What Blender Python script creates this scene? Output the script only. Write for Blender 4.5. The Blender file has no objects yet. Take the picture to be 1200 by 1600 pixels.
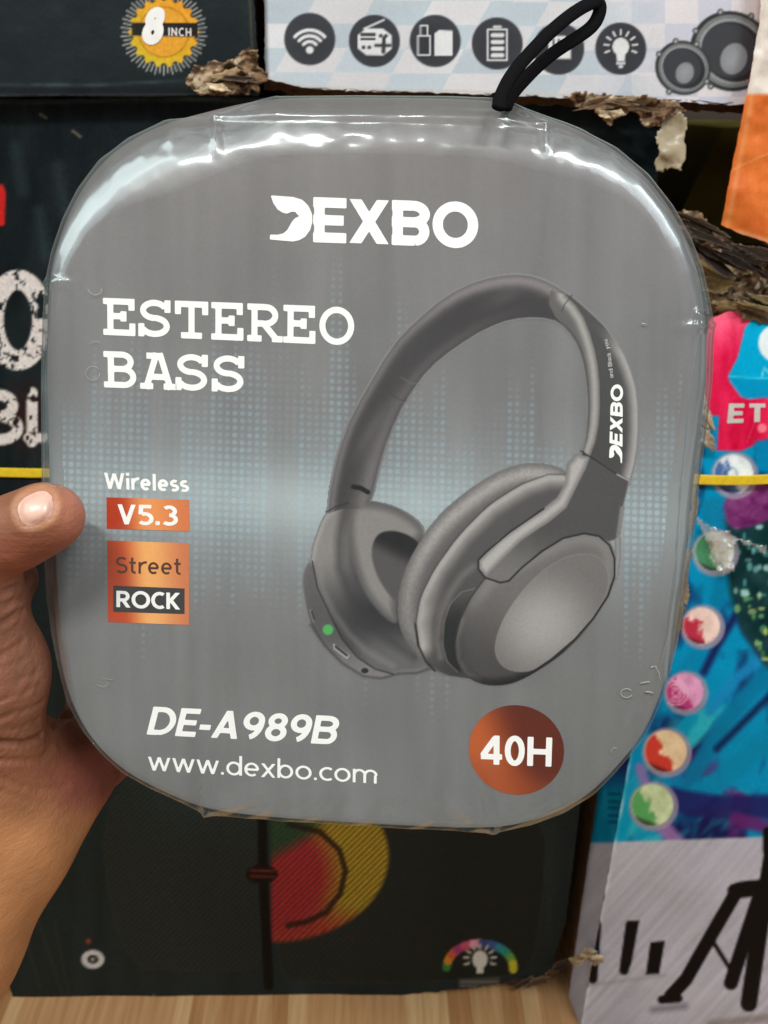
import bpy, math, random
import numpy as np
from mathutils import Vector, Matrix
from mathutils.geometry import delaunay_2d_cdt

random.seed(7)
S = bpy.context.scene
COL = S.collection

# ------------------------------------------------------------------ camera
F = 1350.0                       # focal length in photo pixels (photo 1200 x 1600)
PITCH = math.radians(26)
CAM = np.array([0.0, 0.0, 0.86])
RIGHT = np.array([1.0, 0, 0])
FWD = np.array([0, math.cos(PITCH), -math.sin(PITCH)])
UP = np.array([0, math.sin(PITCH), math.cos(PITCH)])
cam_data = bpy.data.cameras.new('camera')
cam = bpy.data.objects.new('camera', cam_data)
COL.objects.link(cam)
cam.location = CAM
cam.rotation_euler = (math.pi / 2 - PITCH, 0, 0)
cam_data.sensor_fit = 'VERTICAL'
cam_data.sensor_height = 24
cam_data.lens = 24 * F / 1600
cam_data.clip_start = 0.01
cam_data.clip_end = 50
cam_data.dof.use_dof = True
cam_data.dof.focus_distance = 0.29
cam_data.dof.aperture_fstop = 15
S.camera = cam

# ------------------------------------------------------------------ light: shop ceiling lamps, an added front fill, soft room light
world = bpy.data.worlds.new('World')
S.world = world
world.use_nodes = True
bg = world.node_tree.nodes['Background']
# made-up room light: noise patches added so the film reflects unevenly
_n = world.node_tree; _tc = _n.nodes.new('ShaderNodeTexCoord'); _mp = _n.nodes.new('ShaderNodeMapping'); _mp.inputs['Scale'].default_value = (2.2, 2.2, 1.3)
_nz = _n.nodes.new('ShaderNodeTexNoise'); _nz.inputs['Scale'].default_value = 3.0; _nz.inputs['Detail'].default_value = 1.5
_rp = _n.nodes.new('ShaderNodeValToRGB'); _rp.color_ramp.elements[0].position = .44; _rp.color_ramp.elements[0].color = (.34, .34, .33, 1)
_rp.color_ramp.elements[1].position = .6; _rp.color_ramp.elements[1].color = (2.6, 2.85, 2.85, 1)
_n.links.new(_tc.outputs['Generated'], _mp.inputs[0]); _n.links.new(_mp.outputs[0], _nz.inputs['Vector']); _n.links.new(_nz.outputs[0], _rp.inputs[0]); _n.links.new(_rp.outputs[0], bg.inputs[0])
bg.inputs[1].default_value = 0.135
def lamp(name, loc, target, sx, sy, watt, color=(1, 1, 1)):
    l = bpy.data.lights.new(name, 'AREA')
    l.shape = 'RECTANGLE'; l.size = sx; l.size_y = sy; l.energy = watt; l.color = color
    o = bpy.data.objects.new(name, l); COL.objects.link(o)
    o.location = loc
    o.rotation_euler = (Vector(target) - Vector(loc)).to_track_quat('-Z', 'Y').to_euler()
    return o
lamp('ceiling_tube_light', (-0.42, -0.62, 2.35), (0, .3, .75), 0.62, 0.10, 19, (1.0, .985, .95))
lamp('ceiling_tube_light', (0.62, -0.55, 2.35), (0, .3, .75), 0.4, 0.12, 7, (1.0, .985, .95))
lamp('ceiling_panel_light', (-1.15, -0.15, 2.0), (0, .3, .75), 1.2, 1.0, 6, (.93, 1.0, .97))
lamp('front_fill_light', (1.2, -0.9, 2.4), (0, .4, .6), 1.2, 0.8, 15, (.96, .98, 1.0))  # unseen fill light added high at the right front
S.view_settings.view_transform = 'Standard'
S.view_settings.look = 'None'
S.view_settings.exposure = 0.28
S.view_settings.gamma = 1

# ------------------------------------------------------------------ geometry of the view
def rays(p):
    p = np.atleast_2d(np.asarray(p, float))
    return FWD + RIGHT * ((p[:, :1] - 600) / F) + UP * ((800 - p[:, 1:2]) / F)
def at_depth(px, py, d):
    return CAM + rays([(px, py)])[0] * d
class Plane:
    """a real plane in the place; put() gives the points of it that the photo shows at the pixels p"""
    def __init__(s, origin, normal):
        s.o = np.array(origin, float); s.n = np.array(normal, float); s.n /= np.linalg.norm(s.n)
    def put(s, p, lift=0.0):
        r = rays(p)
        lift = np.asarray(lift, float).reshape(-1) if np.ndim(lift) else lift
        t = (np.dot(s.o - CAM, s.n) + lift) / (r @ s.n)
        return CAM + r * np.reshape(t, (-1, 1))

# ------------------------------------------------------------------ small numpy painter
def lin(c):
    c = np.asarray(c, float) / 255.0
    return np.where(c <= 0.04045, c / 12.92, ((c + 0.055) / 1.055) ** 2.4)
def hsh(i, j, s=0):
    v = np.sin(i * 127.1 + j * 311.7 + s * 74.7) * 43758.5453
    return v - np.floor(v)
def vnoise(x, y, s=0):
    xi, yi = np.floor(x), np.floor(y); fx, fy = x - xi, y - yi
    fx = fx * fx * (3 - 2 * fx); fy = fy * fy * (3 - 2 * fy)
    a = hsh(xi, yi, s); b = hsh(xi + 1, yi, s); c = hsh(xi, yi + 1, s); d = hsh(xi + 1, yi + 1, s)
    return (a * (1 - fx) + b * fx) * (1 - fy) + (c * (1 - fx) + d * fx) * fy
def fbm(x, y, s=0, o=4):
    t = 0; a = .5
    for k in range(o):
        t = t + a * vnoise(x * 2 ** k, y * 2 ** k, s + k); a *= .5
    return t / (1 - .5 ** o)
def seg_d(P, a, b):
    a = np.array(a, float); b = np.array(b, float); ab = b - a
    t = np.clip(((P - a) @ ab) / max(ab @ ab, 1e-9), 0, 1)
    return np.linalg.norm(P - a - t[:, None] * ab, axis=1)
def line_d(P, pts):
    d = np.full(len(P), 1e9)
    for a, b in zip(pts[:-1], pts[1:]): d = np.minimum(d, seg_d(P, a, b))
    return d
def poly_sd(P, pts):
    pts = list(pts)
    d = line_d(P, pts + [pts[0]])
    inside = np.zeros(len(P), bool)
    for (x1, y1), (x2, y2) in zip(pts, pts[1:] + [pts[0]]):
        if y1 == y2: continue
        c = ((y1 > P[:, 1]) != (y2 > P[:, 1])) & (P[:, 0] < (x2 - x1) * (P[:, 1] - y1) / (y2 - y1) + x1)
        inside ^= c
    return np.where(inside, -d, d)
def smooth(pts, n=2, closed=True):
    pts = [tuple(p) for p in pts]
    for _ in range(n):
        q = []
        m = len(pts)
        for i in range(m if closed else m - 1):
            a = pts[i]; b = pts[(i + 1) % m]
            q += [(.75 * a[0] + .25 * b[0], .75 * a[1] + .25 * b[1]), (.25 * a[0] + .75 * b[0], .25 * a[1] + .75 * b[1])]
        if not closed: q = [pts[0]] + q + [pts[-1]]
        pts = q
    return pts
def ell(cx, cy, rx, ry, rot=0, n=40):
    r = math.radians(rot)
    return [(cx + rx * math.cos(t) * math.cos(r) - ry * math.sin(t) * math.sin(r),
             cy + rx * math.cos(t) * math.sin(r) + ry * math.sin(t) * math.cos(r))
            for t in (2 * math.pi * k / n for k in range(n))]
def box_of(pts, m):
    a = np.array(pts); return a.min(0) - m, a.max(0) + m
class Paint:
    """colours (0-255 sRGB) on a set of points; ink is how much of the point carries ink at all"""
    def __init__(s, P, base):
        s.P = P; s.c = np.tile(np.array(base, float), (len(P), 1)); s.a = np.zeros(len(P))
    def near(s, pts, m):
        lo, hi = box_of(pts, m)
        return np.where(((s.P >= lo) & (s.P <= hi)).all(1))[0]
    def put(s, i, cov, col):
        col = np.asarray(col, float)
        s.c[i] = s.c[i] * (1 - cov[:, None]) + col * cov[:, None]
        s.a[i] = np.maximum(s.a[i], cov)
    def fill(s, pts, col, soft=2.0, op=1.0, mod=None):
        i = s.near(pts, soft * 2)
        if not len(i): return
        sd = poly_sd(s.P[i], pts)
        cov = np.clip(.5 - sd / soft, 0, 1) * op
        if callable(col): col = col(s.P[i], sd)
        if mod is not None: cov = cov * mod(s.P[i])
        s.put(i, cov, col)
    def line(s, pts, w, col, soft=2.0, op=1.0, mod=None):
        i = s.near(pts, w + soft * 2)
        if not len(i): return
        d = line_d(s.P[i], pts) - w / 2
        cov = np.clip(.5 - d / soft, 0, 1) * op
        if mod is not None: cov = cov * mod(s.P[i])
        s.put(i, cov, col)
    def ring(s, cx, cy, r, w, col, soft=2.0, op=1.0, asp=1.0):
        s.line([p for p in ell(cx, cy, r, r * asp)] + [(cx + r, cy)], w, col, soft, op)

# ------------------------------------------------------------------ object helpers
def link(o, parent=None):
    COL.objects.link(o)
    if parent is not None:
        o.parent = parent
        o.matrix_parent_inverse = parent.matrix_basis.inverted()
    return o
def thing(name, label, cat, loc, group=None):
    o = bpy.data.objects.new(name, None)
    o.empty_display_size = .02
    o.location = [float(v) for v in loc]; o['label'] = label; o['category'] = cat
    if group: o['group'] = group
    COL.objects.link(o)
    return o
def tag(o, label, cat, group=None):
    o['label'] = label; o['category'] = cat
    if group: o['group'] = group
    return o
def mesh(name, verts, faces, mat, parent=None, shade=True, colors=None, uvless=True):
    me = bpy.data.meshes.new(name)
    me.from_pydata([tuple(map(float, v)) for v in verts], [], [tuple(map(int, f)) for f in faces])
    me.update()
    if colors is not None:
        at = me.color_attributes.new('ink', 'FLOAT_COLOR', 'POINT')
        c = np.ones((len(verts), 4), np.float32); c[:, :3] = colors
        at.data.foreach_set('color', c.ravel())
    if shade: me.polygons.foreach_set('use_smooth', [True] * len(me.polygons))
    me.materials.append(mat)
    return link(bpy.data.objects.new(name, me), parent)
def sheet(name, x0, x1, y0, y1, step, put, paint, mat, parent=None, keep=None, lift=None, gain=1.0, base=(128, 128, 128), inked=False, shade=True, snap=None):
    nx = max(2, int((x1 - x0) / step) + 1); ny = max(2, int((y1 - y0) / step) + 1)
    X, Y = np.meshgrid(np.linspace(x0, x1, nx), np.linspace(y0, y1, ny))
    P = np.column_stack([X.ravel(), Y.ravel()])
    pt = Paint(P, base); paint(pt)
    I = np.arange(nx * ny).reshape(ny, nx)
    Q = np.column_stack([I[1:, :-1].ravel(), I[1:, 1:].ravel(), I[:-1, 1:].ravel(), I[:-1, :-1].ravel()])
    ok = np.ones(len(P), bool)
    if keep is not None: ok &= keep(P)
    if inked: 
        Q = Q[(pt.a[Q] > .02).any(1)]
    if snap is not None:
        sdv = poly_sd(P, snap); insd = sdv < 0; Q = Q[insd[Q].any(1)]; mv = np.unique(Q); mv = mv[sdv[mv] > 0]
        A = np.array(snap, float); B = np.roll(A, -1, 0); AB = B - A; L2 = np.maximum((AB ** 2).sum(1), 1e-9)
        for s0 in range(0, len(mv), 2000):
            m_ = mv[s0:s0 + 2000]; R_ = P[m_][:, None] - A[None]; t_ = np.clip((R_ * AB).sum(2) / L2, 0, 1); N_ = A + AB * t_[..., None]
            dd = ((P[m_][:, None] - N_) ** 2).sum(2); P[m_] = N_[np.arange(len(m_)), dd.argmin(1)]
    else: Q = Q[ok[Q].all(1)]
    used = np.unique(Q); remap = np.full(len(P), -1); remap[used] = np.arange(len(used)); Q = remap[Q]
    P = P[used]; c = lin(np.clip(pt.c[used], 0, 255)) * gain
    V = put(P, lift(P) if lift is not None else 0.0)
    return mesh(name, V, Q, mat, parent, shade, c)

def nodes(name):
    m = bpy.data.materials.new(name); m.use_nodes = True
    nt = m.node_tree
    return m, nt, nt.nodes['Principled BSDF']
def ink_mat(name, rough=.45, spec=.4, coat=0.0, bump=0.0, bscale=300, grain=.06, gscale=900, wrinkle=0.0, wscale=14):
    """printed surface: inks from the sheet's own attribute, with print grain and board texture"""
    m, nt, b = nodes(name)
    a = nt.nodes.new('ShaderNodeAttribute'); a.attribute_name = 'ink'
    tc = nt.nodes.new('ShaderNodeTexCoord')
    n = nt.nodes.new('ShaderNodeTexNoise'); n.inputs['Scale'].default_value = gscale; n.inputs['Detail'].default_value = 3
    nt.links.new(tc.outputs['Object'], n.inputs['Vector'])
    mr = nt.nodes.new('ShaderNodeMapRange'); mr.inputs[1].default_value = .3; mr.inputs[2].default_value = .7
    mr.inputs[3].default_value = 1 - grain; mr.inputs[4].default_value = 1 + grain
    nt.links.new(n.outputs[0], mr.inputs[0])
    mx = nt.nodes.new('ShaderNodeVectorMath'); mx.operation = 'SCALE'
    nt.links.new(a.outputs['Color'], mx.inputs[0]); nt.links.new(mr.outputs[0], mx.inputs['Scale'])
    nt.links.new(mx.outputs[0], b.inputs['Base Color'])
    b.inputs['Roughness'].default_value = rough; b.inputs['Specular IOR Level'].default_value = spec
    b.inputs['Coat Weight'].default_value = coat; b.inputs['Coat Roughness'].default_value = .12
    last = None
    for sc, st, dist in ((bscale, bump, .0006), (wscale, wrinkle, .006)):
        if st <= 0: continue
        n2 = nt.nodes.new('ShaderNodeTexNoise'); n2.inputs['Scale'].default_value = sc; n2.inputs['Detail'].default_value = 4
        nt.links.new(tc.outputs['Object'], n2.inputs['Vector'])
        bp = nt.nodes.new('ShaderNodeBump'); bp.inputs['Strength'].default_value = st; bp.inputs['Distance'].default_value = dist
        nt.links.new(n2.outputs[0], bp.inputs['Height'])
        if last: nt.links.new(last.outputs[0], bp.inputs['Normal'])
        last = bp
    if last: nt.links.new(last.outputs[0], b.inputs['Normal'])
    return m
def plain_mat(name, col, rough=.5, spec=.4, var=.1, scale=60, bump=.1, bscale=200, metallic=0, dist=.0006):
    m, nt, b = nodes(name)
    tc = nt.nodes.new('ShaderNodeTexCoord')
    n = nt.nodes.new('ShaderNodeTexNoise'); n.inputs['Scale'].default_value = scale; n.inputs['Detail'].default_value = 5
    nt.links.new(tc.outputs['Object'], n.inputs['Vector'])
    r = nt.nodes.new('ShaderNodeValToRGB')
    c = lin(col)
    r.color_ramp.elements[0].position = .3; r.color_ramp.elements[1].position = .7
    r.color_ramp.elements[0].color = (*(c * (1 - var)), 1); r.color_ramp.elements[1].color = (*np.minimum(c * (1 + var), 1), 1)
    nt.links.new(n.outputs[0], r.inputs[0]); nt.links.new(r.outputs[0], b.inputs['Base Color'])
    b.inputs['Roughness'].default_value = rough; b.inputs['Specular IOR Level'].default_value = spec; b.inputs['Metallic'].default_value = metallic
    if bump > 0:
        n2 = nt.nodes.new('ShaderNodeTexNoise'); n2.inputs['Scale'].default_value = bscale; n2.inputs['Detail'].default_value = 4
        nt.links.new(tc.outputs['Object'], n2.inputs['Vector'])
        bp = nt.nodes.new('ShaderNodeBump'); bp.inputs['Strength'].default_value = bump; bp.inputs['Distance'].default_value = dist
        nt.links.new(n2.outputs[0], bp.inputs['Height']); nt.links.new(bp.outputs[0], b.inputs['Normal'])
    return m

# ------------------------------------------------------------------ lettering: every glyph is drawn with pen strokes
def arc(cx, cy, rx, ry, a0, a1, n=18):
    return [(cx + rx * math.cos(math.radians(a0 + (a1 - a0) * k / n)), cy + ry * math.sin(math.radians(a0 + (a1 - a0) * k / n))) for k in range(n + 1)]
def glyph(ch, w, slab=False):
    """(advance width, strokes [points], polygons) with cap height 1 and pen width w"""
    h = w / 2; x = .72                                     # x = x-height
    t = w * (.85 if not slab else .95)                      # thin of horizontals
    g = t / 2
    R = lambda *p: list(p)
    def sx(a, b, y, th=t): return ('q', a, b, y, th)       # horizontal bar
    if slab:
        if ch == 'E': return .88, [R((.2, 0), (.2, 1)), R((.0, g), (.88, g)), R((.0, 1 - g), (.86, 1 - g)), R((.2, .52), (.56, .52)), R((.86 - h * .9, 1), (.86 - h * .9, .68)), R((.88 - h * .9, 0), (.88 - h * .9, .34)), R((.56, .66), (.56, .38))]
        if ch == 'T': return .9, [R((.45, 0), (.45, 1)), R((0, 1 - g), (.9, 1 - g)), R((h * .9, 1), (h * .9, .64)), R((.9 - h * .9, 1), (.9 - h * .9, .64)), R((.16, g), (.74, g))]
        if ch == 'R': return .98, [R((.2, 0), (.2, 1)), R((0, 1 - g), (.5, 1 - g)), R((0, g), (.4, g)), arc(.5, (1.48 - g) / 2, .27, (.52 - g) / 2, 90, -90), R((.2, .48), (.5, .48)), R((.45, .48), (.8, g)), R((.68, g), (.98, g))]
        if ch == 'B': return .88, [R((.2, 0), (.2, 1)), R((0, 1 - g), (.52, 1 - g)), R((0, g), (.56, g)), arc(.5, (1.52 - g) / 2, .24, (.48 - g) / 2, 90, -90), R((.2, .52), (.54, .52)), arc(.54, (.52 + g) / 2, .265, (.52 - g) / 2, 90, -90)]
        if ch == 'A': return 1.0, [R((.16, 0), (.46, 1)), R((.84, 0), (.54, 1)), R((.18, 1 - g), (.6, 1 - g)), R((.28, .34), (.72, .34)), R((0, g), (.36, g)), R((.64, g), (1.0, g))]
        if ch == 'S': return .84, [arc(.42, .755 - g / 2, .31, .245 - g / 2, 20, 270, 26) , arc(.42, .255 + g / 2, .34, .255 - g / 2, 90, -160, 26), R((.78, 1), (.78, .66)), R((.06, 0), (.06, .36))]
        if ch == 'O': return .96, [arc(.48, .5, .48 - h, .5 - g, 0, 360, 44)]
    G = {
     'E': (.62, [R((h, 0), (h, 1)), R((0, g), (.62, g)), R((0, 1 - g), (.62, 1 - g)), R((0, .5), (.57, .5))]),
     'X': (.86, [R((w * .62, 0), (.86 - w * .62, 1)), R((w * .62, 1), (.86 - w * .62, 0))]),
     'B': (.76, [R((h, 0), (h, 1)), R((0, 1 - g), (.42, 1 - g)), R((0, g), (.46, g)), R((0, .52), (.46, .52)), arc(.42, (1.52 - g) / 2, .30 - h * .6, (.48 - g) / 2, 90, -90), arc(.46, (.52 + g) / 2, .30 - h, (.52 - g) / 2, 90, -90)]),
     'O': (1.0, [arc(.5, .5, .5 - h, .52 - g, 0, 360, 44)]),
     'D': (.8, [R((h, 0), (h, 1)), R((0, 1 - g), (.34, 1 - g)), R((0, g), (.34, g)), arc(.34, .5, .46 - h, .5 - g, 90, -90, 26)]),
     'S': (.62, [arc(.32, .755 - g / 2, .26, .245 - g / 2, 35, 270, 24), arc(.32, .255 + g / 2, .27, .255 - g / 2, 90, -150, 24)]),
     'T': (.64, [R((.32, 0), (.32, 1)), R((0, 1 - g), (.64, 1 - g))]),
     'R': (.76, [R((h, 0), (h, 1)), R((0, 1 - g), (.38, 1 - g)), R((0, .45), (.38, .45)), arc(.38, (1.45 - g) / 2, .33 - h, (.55 - g) / 2, 90, -90), R((.36, .45), (.76 - w * .6, 0))]),
     'C': (.76, [arc(.46, .5, .46 - h, .51 - g, 55, 305, 30)]),
     'K': (.74, [R((h, 0), (h, 1)), R((h, .36), (.72 - w * .55, 1)), R((.26, .52), (.74 - w * .6, 0))]),
     'A': (.82, [R((w * .55, 0), (.41, 1 - w * .1)), R((.82 - w * .55, 0), (.41, 1 - w * .1)), R((.2, .28), (.62, .28))]),
     'V': (.76, [R((w * .55, 1), (.38, w * .1)), R((.76 - w * .55, 1), (.38, w * .1))]),
     'W': (1.16, [R((w * .5, 1), (.31, 0)), R((.31, 0), (.58, .96)), R((.58, .96), (.85, 0)), R((.85, 0), (1.16 - w * .5, 1))]),
     'H': (.78, [R((h, 0), (h, 1)), R((.78 - h, 0), (.78 - h, 1)), R((h, .5), (.78 - h, .5))]),
     'I': (w, [R((h, 0), (h, 1))]),
     'N': (.8, [R((h, 0), (h, 1)), R((.8 - h, 0), (.8 - h, 1)), R((h, 1 - h), (.8 - h, h))]),
     '-': (.34, [R((0, .36), (.34, .36))]),
     '.': (w * 1.1, [R((w * .55, 0), (w * .55, w * 1.1))]),
     '0': (.64, [arc(.32, .5, .32 - h, .51 - g, 0, 360, 36)]),
     '3': (.6, [arc(.28, .76 - g / 2, .26 - h * .3, .24 - g / 2, 140, -90, 24), arc(.28, .26 + g / 2, .3 - h * .3, .26 - g / 2, 90, -140, 24)]),
     '4': (.68, [R((.5, 0), (.5, 1)), R((.46, 1 - g), (.06, .3)), R((.0, .27), (.68, .27))]),
     '5': (.6, [R((.08, 1 - g), (.54, 1 - g)), R((.12, 1), (.1, .52)), arc(.28, .31, .32 - h * .6, .32 - g, 120, -140, 26)]),
     '8': (.66, [arc(.33, .765 - g / 2, .30 - h, .235 - g / 2, 0, 360, 28), arc(.33, .265 + g / 2, .33 - h, .265 - g / 2, 0, 360, 28)]),
     '9': (.66, [arc(.33, .68, .33 - h, .33 - g, 0, 360, 30), arc(.2, .62, .46 - h, .62 - g, 8, -78, 18)]),
     'i': (w, [R((h, 0), (h, x)), R((h, .86), (h, .86 + w))]),
     'l': (w, [R((h, 0), (h, 1.04))]),
     'r': (.42, [R((h, 0), (h, x)), arc(.42, .34, .42 - h, .36, 180, 80, 12)]),
     'e': (.62, [arc(.31, x / 2, .31 - h, x / 2 - g, 0, 310, 30), R((h, x / 2), (.62 - h * .6, x / 2))]),
     's': (.48, [arc(.25, .54 - g / 2, .17, .18 - g / 2, 45, 270, 20), arc(.25, .18 + g / 2, .18, .18 - g / 2, 90, -140, 20)]),
     't': (.4, [R((.17, .98), (.17, .18)), arc(.34, .2, .17, .2 - g, 180, 280, 10), R((0, x - g), (.38, x - g))]),
     'w': (.92, [R((w * .45, x), (.25, 0)), R((.25, 0), (.46, x)), R((.46, x), (.67, 0)), R((.67, 0), (.92 - w * .45, x))]),
     'd': (.66, [arc(.32, x / 2, .32 - h, x / 2 - g, 0, 360, 30), R((.66 - h, 0), (.66 - h, 1.04))]),
     'b': (.66, [arc(.34, x / 2, .32 - h, x / 2 - g, 0, 360, 30), R((h, 0), (h, 1.04))]),
     'x': (.58, [R((w * .5, 0), (.58 - w * .5, x)), R((w * .5, x), (.58 - w * .5, 0))]),
     'o': (.68, [arc(.34, x / 2, .34 - h, x / 2 - g, 0, 360, 32)]),
     'c': (.54, [arc(.34, x / 2, .34 - h, x / 2 - g, 50, 310, 26)]),
     'm': (1.0, [R((h, 0), (h, x)), arc(.28, .42, .28 - h, .30 - g, 180, 0, 14), R((.56 - h, .42), (.56 - h, 0)), arc(.74, .42, .26 - h + h * .6, .30 - g, 180, 0, 14), R((1 - h, .42), (1 - h, 0))]),
     'n': (.6, [R((h, 0), (h, x)), arc(.3, .42, .3 - h, .3 - g, 180, 0, 14), R((.6 - h, .42), (.6 - h, 0))]),
     'a': (.6, [arc(.3, x / 2, .3 - h, x / 2 - g, 0, 360, 26), R((.6 - h, 0), (.6 - h, x))]),
     'k': (.56, [R((h, 0), (h, 1.04)), R((h, .26), (.5, x)), R((.2, .4), (.56 - h, 0))]),
     'u': (.6, [R((h, x), (h, .3)), arc(.3, .3, .3 - h, .3 - g, 180, 360, 14), R((.6 - h, x), (.6 - h, 0))]),
     'y': (.6, [R((h, x), (.32, 0)), R((.6 - h, x), (.2, -.3))]),
     ' ': (.3, []),
    }
    if ch == '*':   # the emblem that opens the word mark: a winged letter D
        pts = [(130, 75), (240, 82), (285, 95), (315, 122), (333, 160), (335, 195), (325, 232), (300, 265), (270, 281), (240, 287), (125, 278), (128, 257), (165, 257), (192, 251), (212, 235), (226, 212), (236, 195), (252, 179), (276, 170), (262, 162), (252, 150), (232, 149), (210, 158), (190, 154), (165, 140), (143, 110)]
        return .92, [], [[((px - 125) / 222, 1 - (py - 78 - (px - 125) * .03) / 203) for px, py in pts]]
    return G[ch]
def stroke_polys(pts, w):
    out = []
    closed = len(pts) > 3 and math.dist(pts[0], pts[-1]) < 1e-6
    n = len(pts)
    L = []; Rr = []
    for i in range(n):
        if i == 0 or i == n - 1:
            if closed: a, b = pts[-2], pts[1]
            elif i == 0: a, b = pts[0], pts[1]
            else: a, b = pts[-2], pts[-1]
        else: a, b = pts[i - 1], pts[i + 1]
        dx, dy = b[0] - a[0], b[1] - a[1]; l = math.hypot(dx, dy) or 1
        nx, ny = -dy / l * w / 2, dx / l * w / 2
        L.append((pts[i][0] + nx, pts[i][1] + ny)); Rr.append((pts[i][0] - nx, pts[i][1] - ny))
    for i in range(n - 1):
        q = [Rr[i], Rr[i + 1], L[i + 1], L[i]]
        out.append(q)
    return out
def union_mesh(polys, res=None, grow=.004, clip=None):
    """one clean outline round all the pen strokes of a glyph, cut from a fine grid"""
    allp = np.array([q for p in polys for q in p], float)
    lo, hi = allp.min(0), allp.max(0)
    h = res or 1 / 38
    lo = lo - h * 1.3; n = np.ceil((hi + h * 1.3 - lo) / h).astype(int) + 1
    X, Y = np.meshgrid(lo[0] + h * np.arange(n[0]), lo[1] + h * np.arange(n[1])); P = np.column_stack([X.ravel(), Y.ravel()])
    D = np.full(len(P), 1e9)
    for p in polys:
        blo, bhi = box_of(p, h * 2.5); i = np.where(((P >= blo) & (P <= bhi)).all(1))[0]
        if len(i): D[i] = np.minimum(D[i], poly_sd(P[i], p))
    if clip: D = np.maximum(D, np.maximum(P[:, 1] - clip[1], clip[0] - P[:, 1]))
    D = D.reshape(n[1], n[0]) - grow
    V = []; Fc = []; cache = {}
    def vert(key, p):
        if key not in cache: cache[key] = len(V); V.append(p)
        return cache[key]
    ins = D < 0
    cells = np.argwhere(ins[:-1, :-1] | ins[1:, :-1] | ins[:-1, 1:] | ins[1:, 1:])
    for r, c in cells:
        cs = [(r, c), (r, c + 1), (r + 1, c + 1), (r + 1, c)]; f = []
        for k in range(4):
            p, q = cs[k], cs[(k + 1) % 4]; dp, dq = D[p], D[q]
            if dp < 0: f.append(vert(p, (lo[0] + h * p[1], lo[1] + h * p[0])))
            if (dp < 0) != (dq < 0):
                key = (min(p, q), max(p, q)); a_, b_ = key; t = D[a_] / (D[a_] - D[b_])
                f.append(vert(key, (lo[0] + h * (a_[1] + (b_[1] - a_[1]) * t), lo[1] + h * (a_[0] + (b_[0] - a_[0]) * t))))
        f = list(dict.fromkeys(f))
        if len(f) > 2: Fc.append(f)
    return np.array(V), Fc
def letters(name, text, quad, w, mat, put, lift=.00025, parent=None, slab=False, gap=.12, pitch=None, wmul=None):
    """lettering laid into the four corners TL, TR, BR, BL (cap line and base line) of the printed face"""
    x = 0; V = []; Fc = []; last = 0
    for i, ch in enumerate(text):
        g = glyph(ch, w, slab)
        m = (wmul or {}).get(ch, 1)
        ox = x + (0 if pitch is None else (pitch - g[0] * m) / 2 * 0)
        polys = []
        clip = (0, 1) if ch in 'XVAKNWR4M' and not slab else (0, .72) if ch in 'wx' else (0, 1.04) if ch == 'k' else None
        st = []
        for s in g[1]:
            s = list(s)
            if clip and len(s) == 2 and s[0][0] != s[1][0] and s[0][1] != s[1][1]:
                (x0, y0), (x1, y1) = s; L = math.hypot(x1 - x0, y1 - y0); ex, ey = (x1 - x0) / L * w * .7, (y1 - y0) / L * w * .7
                e0 = min(abs(y0 - clip[0]), abs(y0 - clip[1])) < .03; e1 = min(abs(y1 - clip[0]), abs(y1 - clip[1])) < .03
                s = [(x0 - ex * e0, y0 - ey * e0), (x1 + ex * e1, y1 + ey * e1)]
            elif math.dist(s[0], s[-1]) > .01:
                for i_, j_ in ((0, 1), (-1, -2)):
                    L = math.dist(s[i_], s[j_]); s[i_] = (s[i_][0] + (s[j_][0] - s[i_][0]) * .004 / L, s[i_][1] + (s[j_][1] - s[i_][1]) * .004 / L)
            st.append(s)
        for s in st: polys += stroke_polys([(ox + a * m, b) for a, b in s], w - .008)
        for p in (g[2] if len(g) > 2 else []): polys.append([(ox + a * m, b) for a, b in p])
        if polys:
            v_, f_ = union_mesh(polys, clip=clip); Fc += [[q + len(V) for q in f] for f in f_]; V += [tuple(q) for q in v_]
        last = ox + g[0] * m
        x = x + (pitch if pitch is not None else g[0] * m + gap)
    V = np.array(V)
    u = V[:, 0] / last; v = V[:, 1]
    TL, TR, BR, BL = [np.array(q, float) for q in quad]
    P = (BL[None] * ((1 - u) * (1 - v))[:, None] + BR[None] * (u * (1 - v))[:, None] + TL[None] * ((1 - u) * v)[:, None] + TR[None] * (u * v)[:, None])
    W = put(P, lift(P) if callable(lift) else lift)
    return mesh(name, W, Fc, mat, parent, False)
def patch(name, pts, mat, put, lift, parent=None):
    """a flat printed shape bounded by pts"""
    V = np.array(pts, float)
    return mesh(name, put(V, lift), [list(range(len(V)))[::-1]], mat, parent, False)

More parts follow.
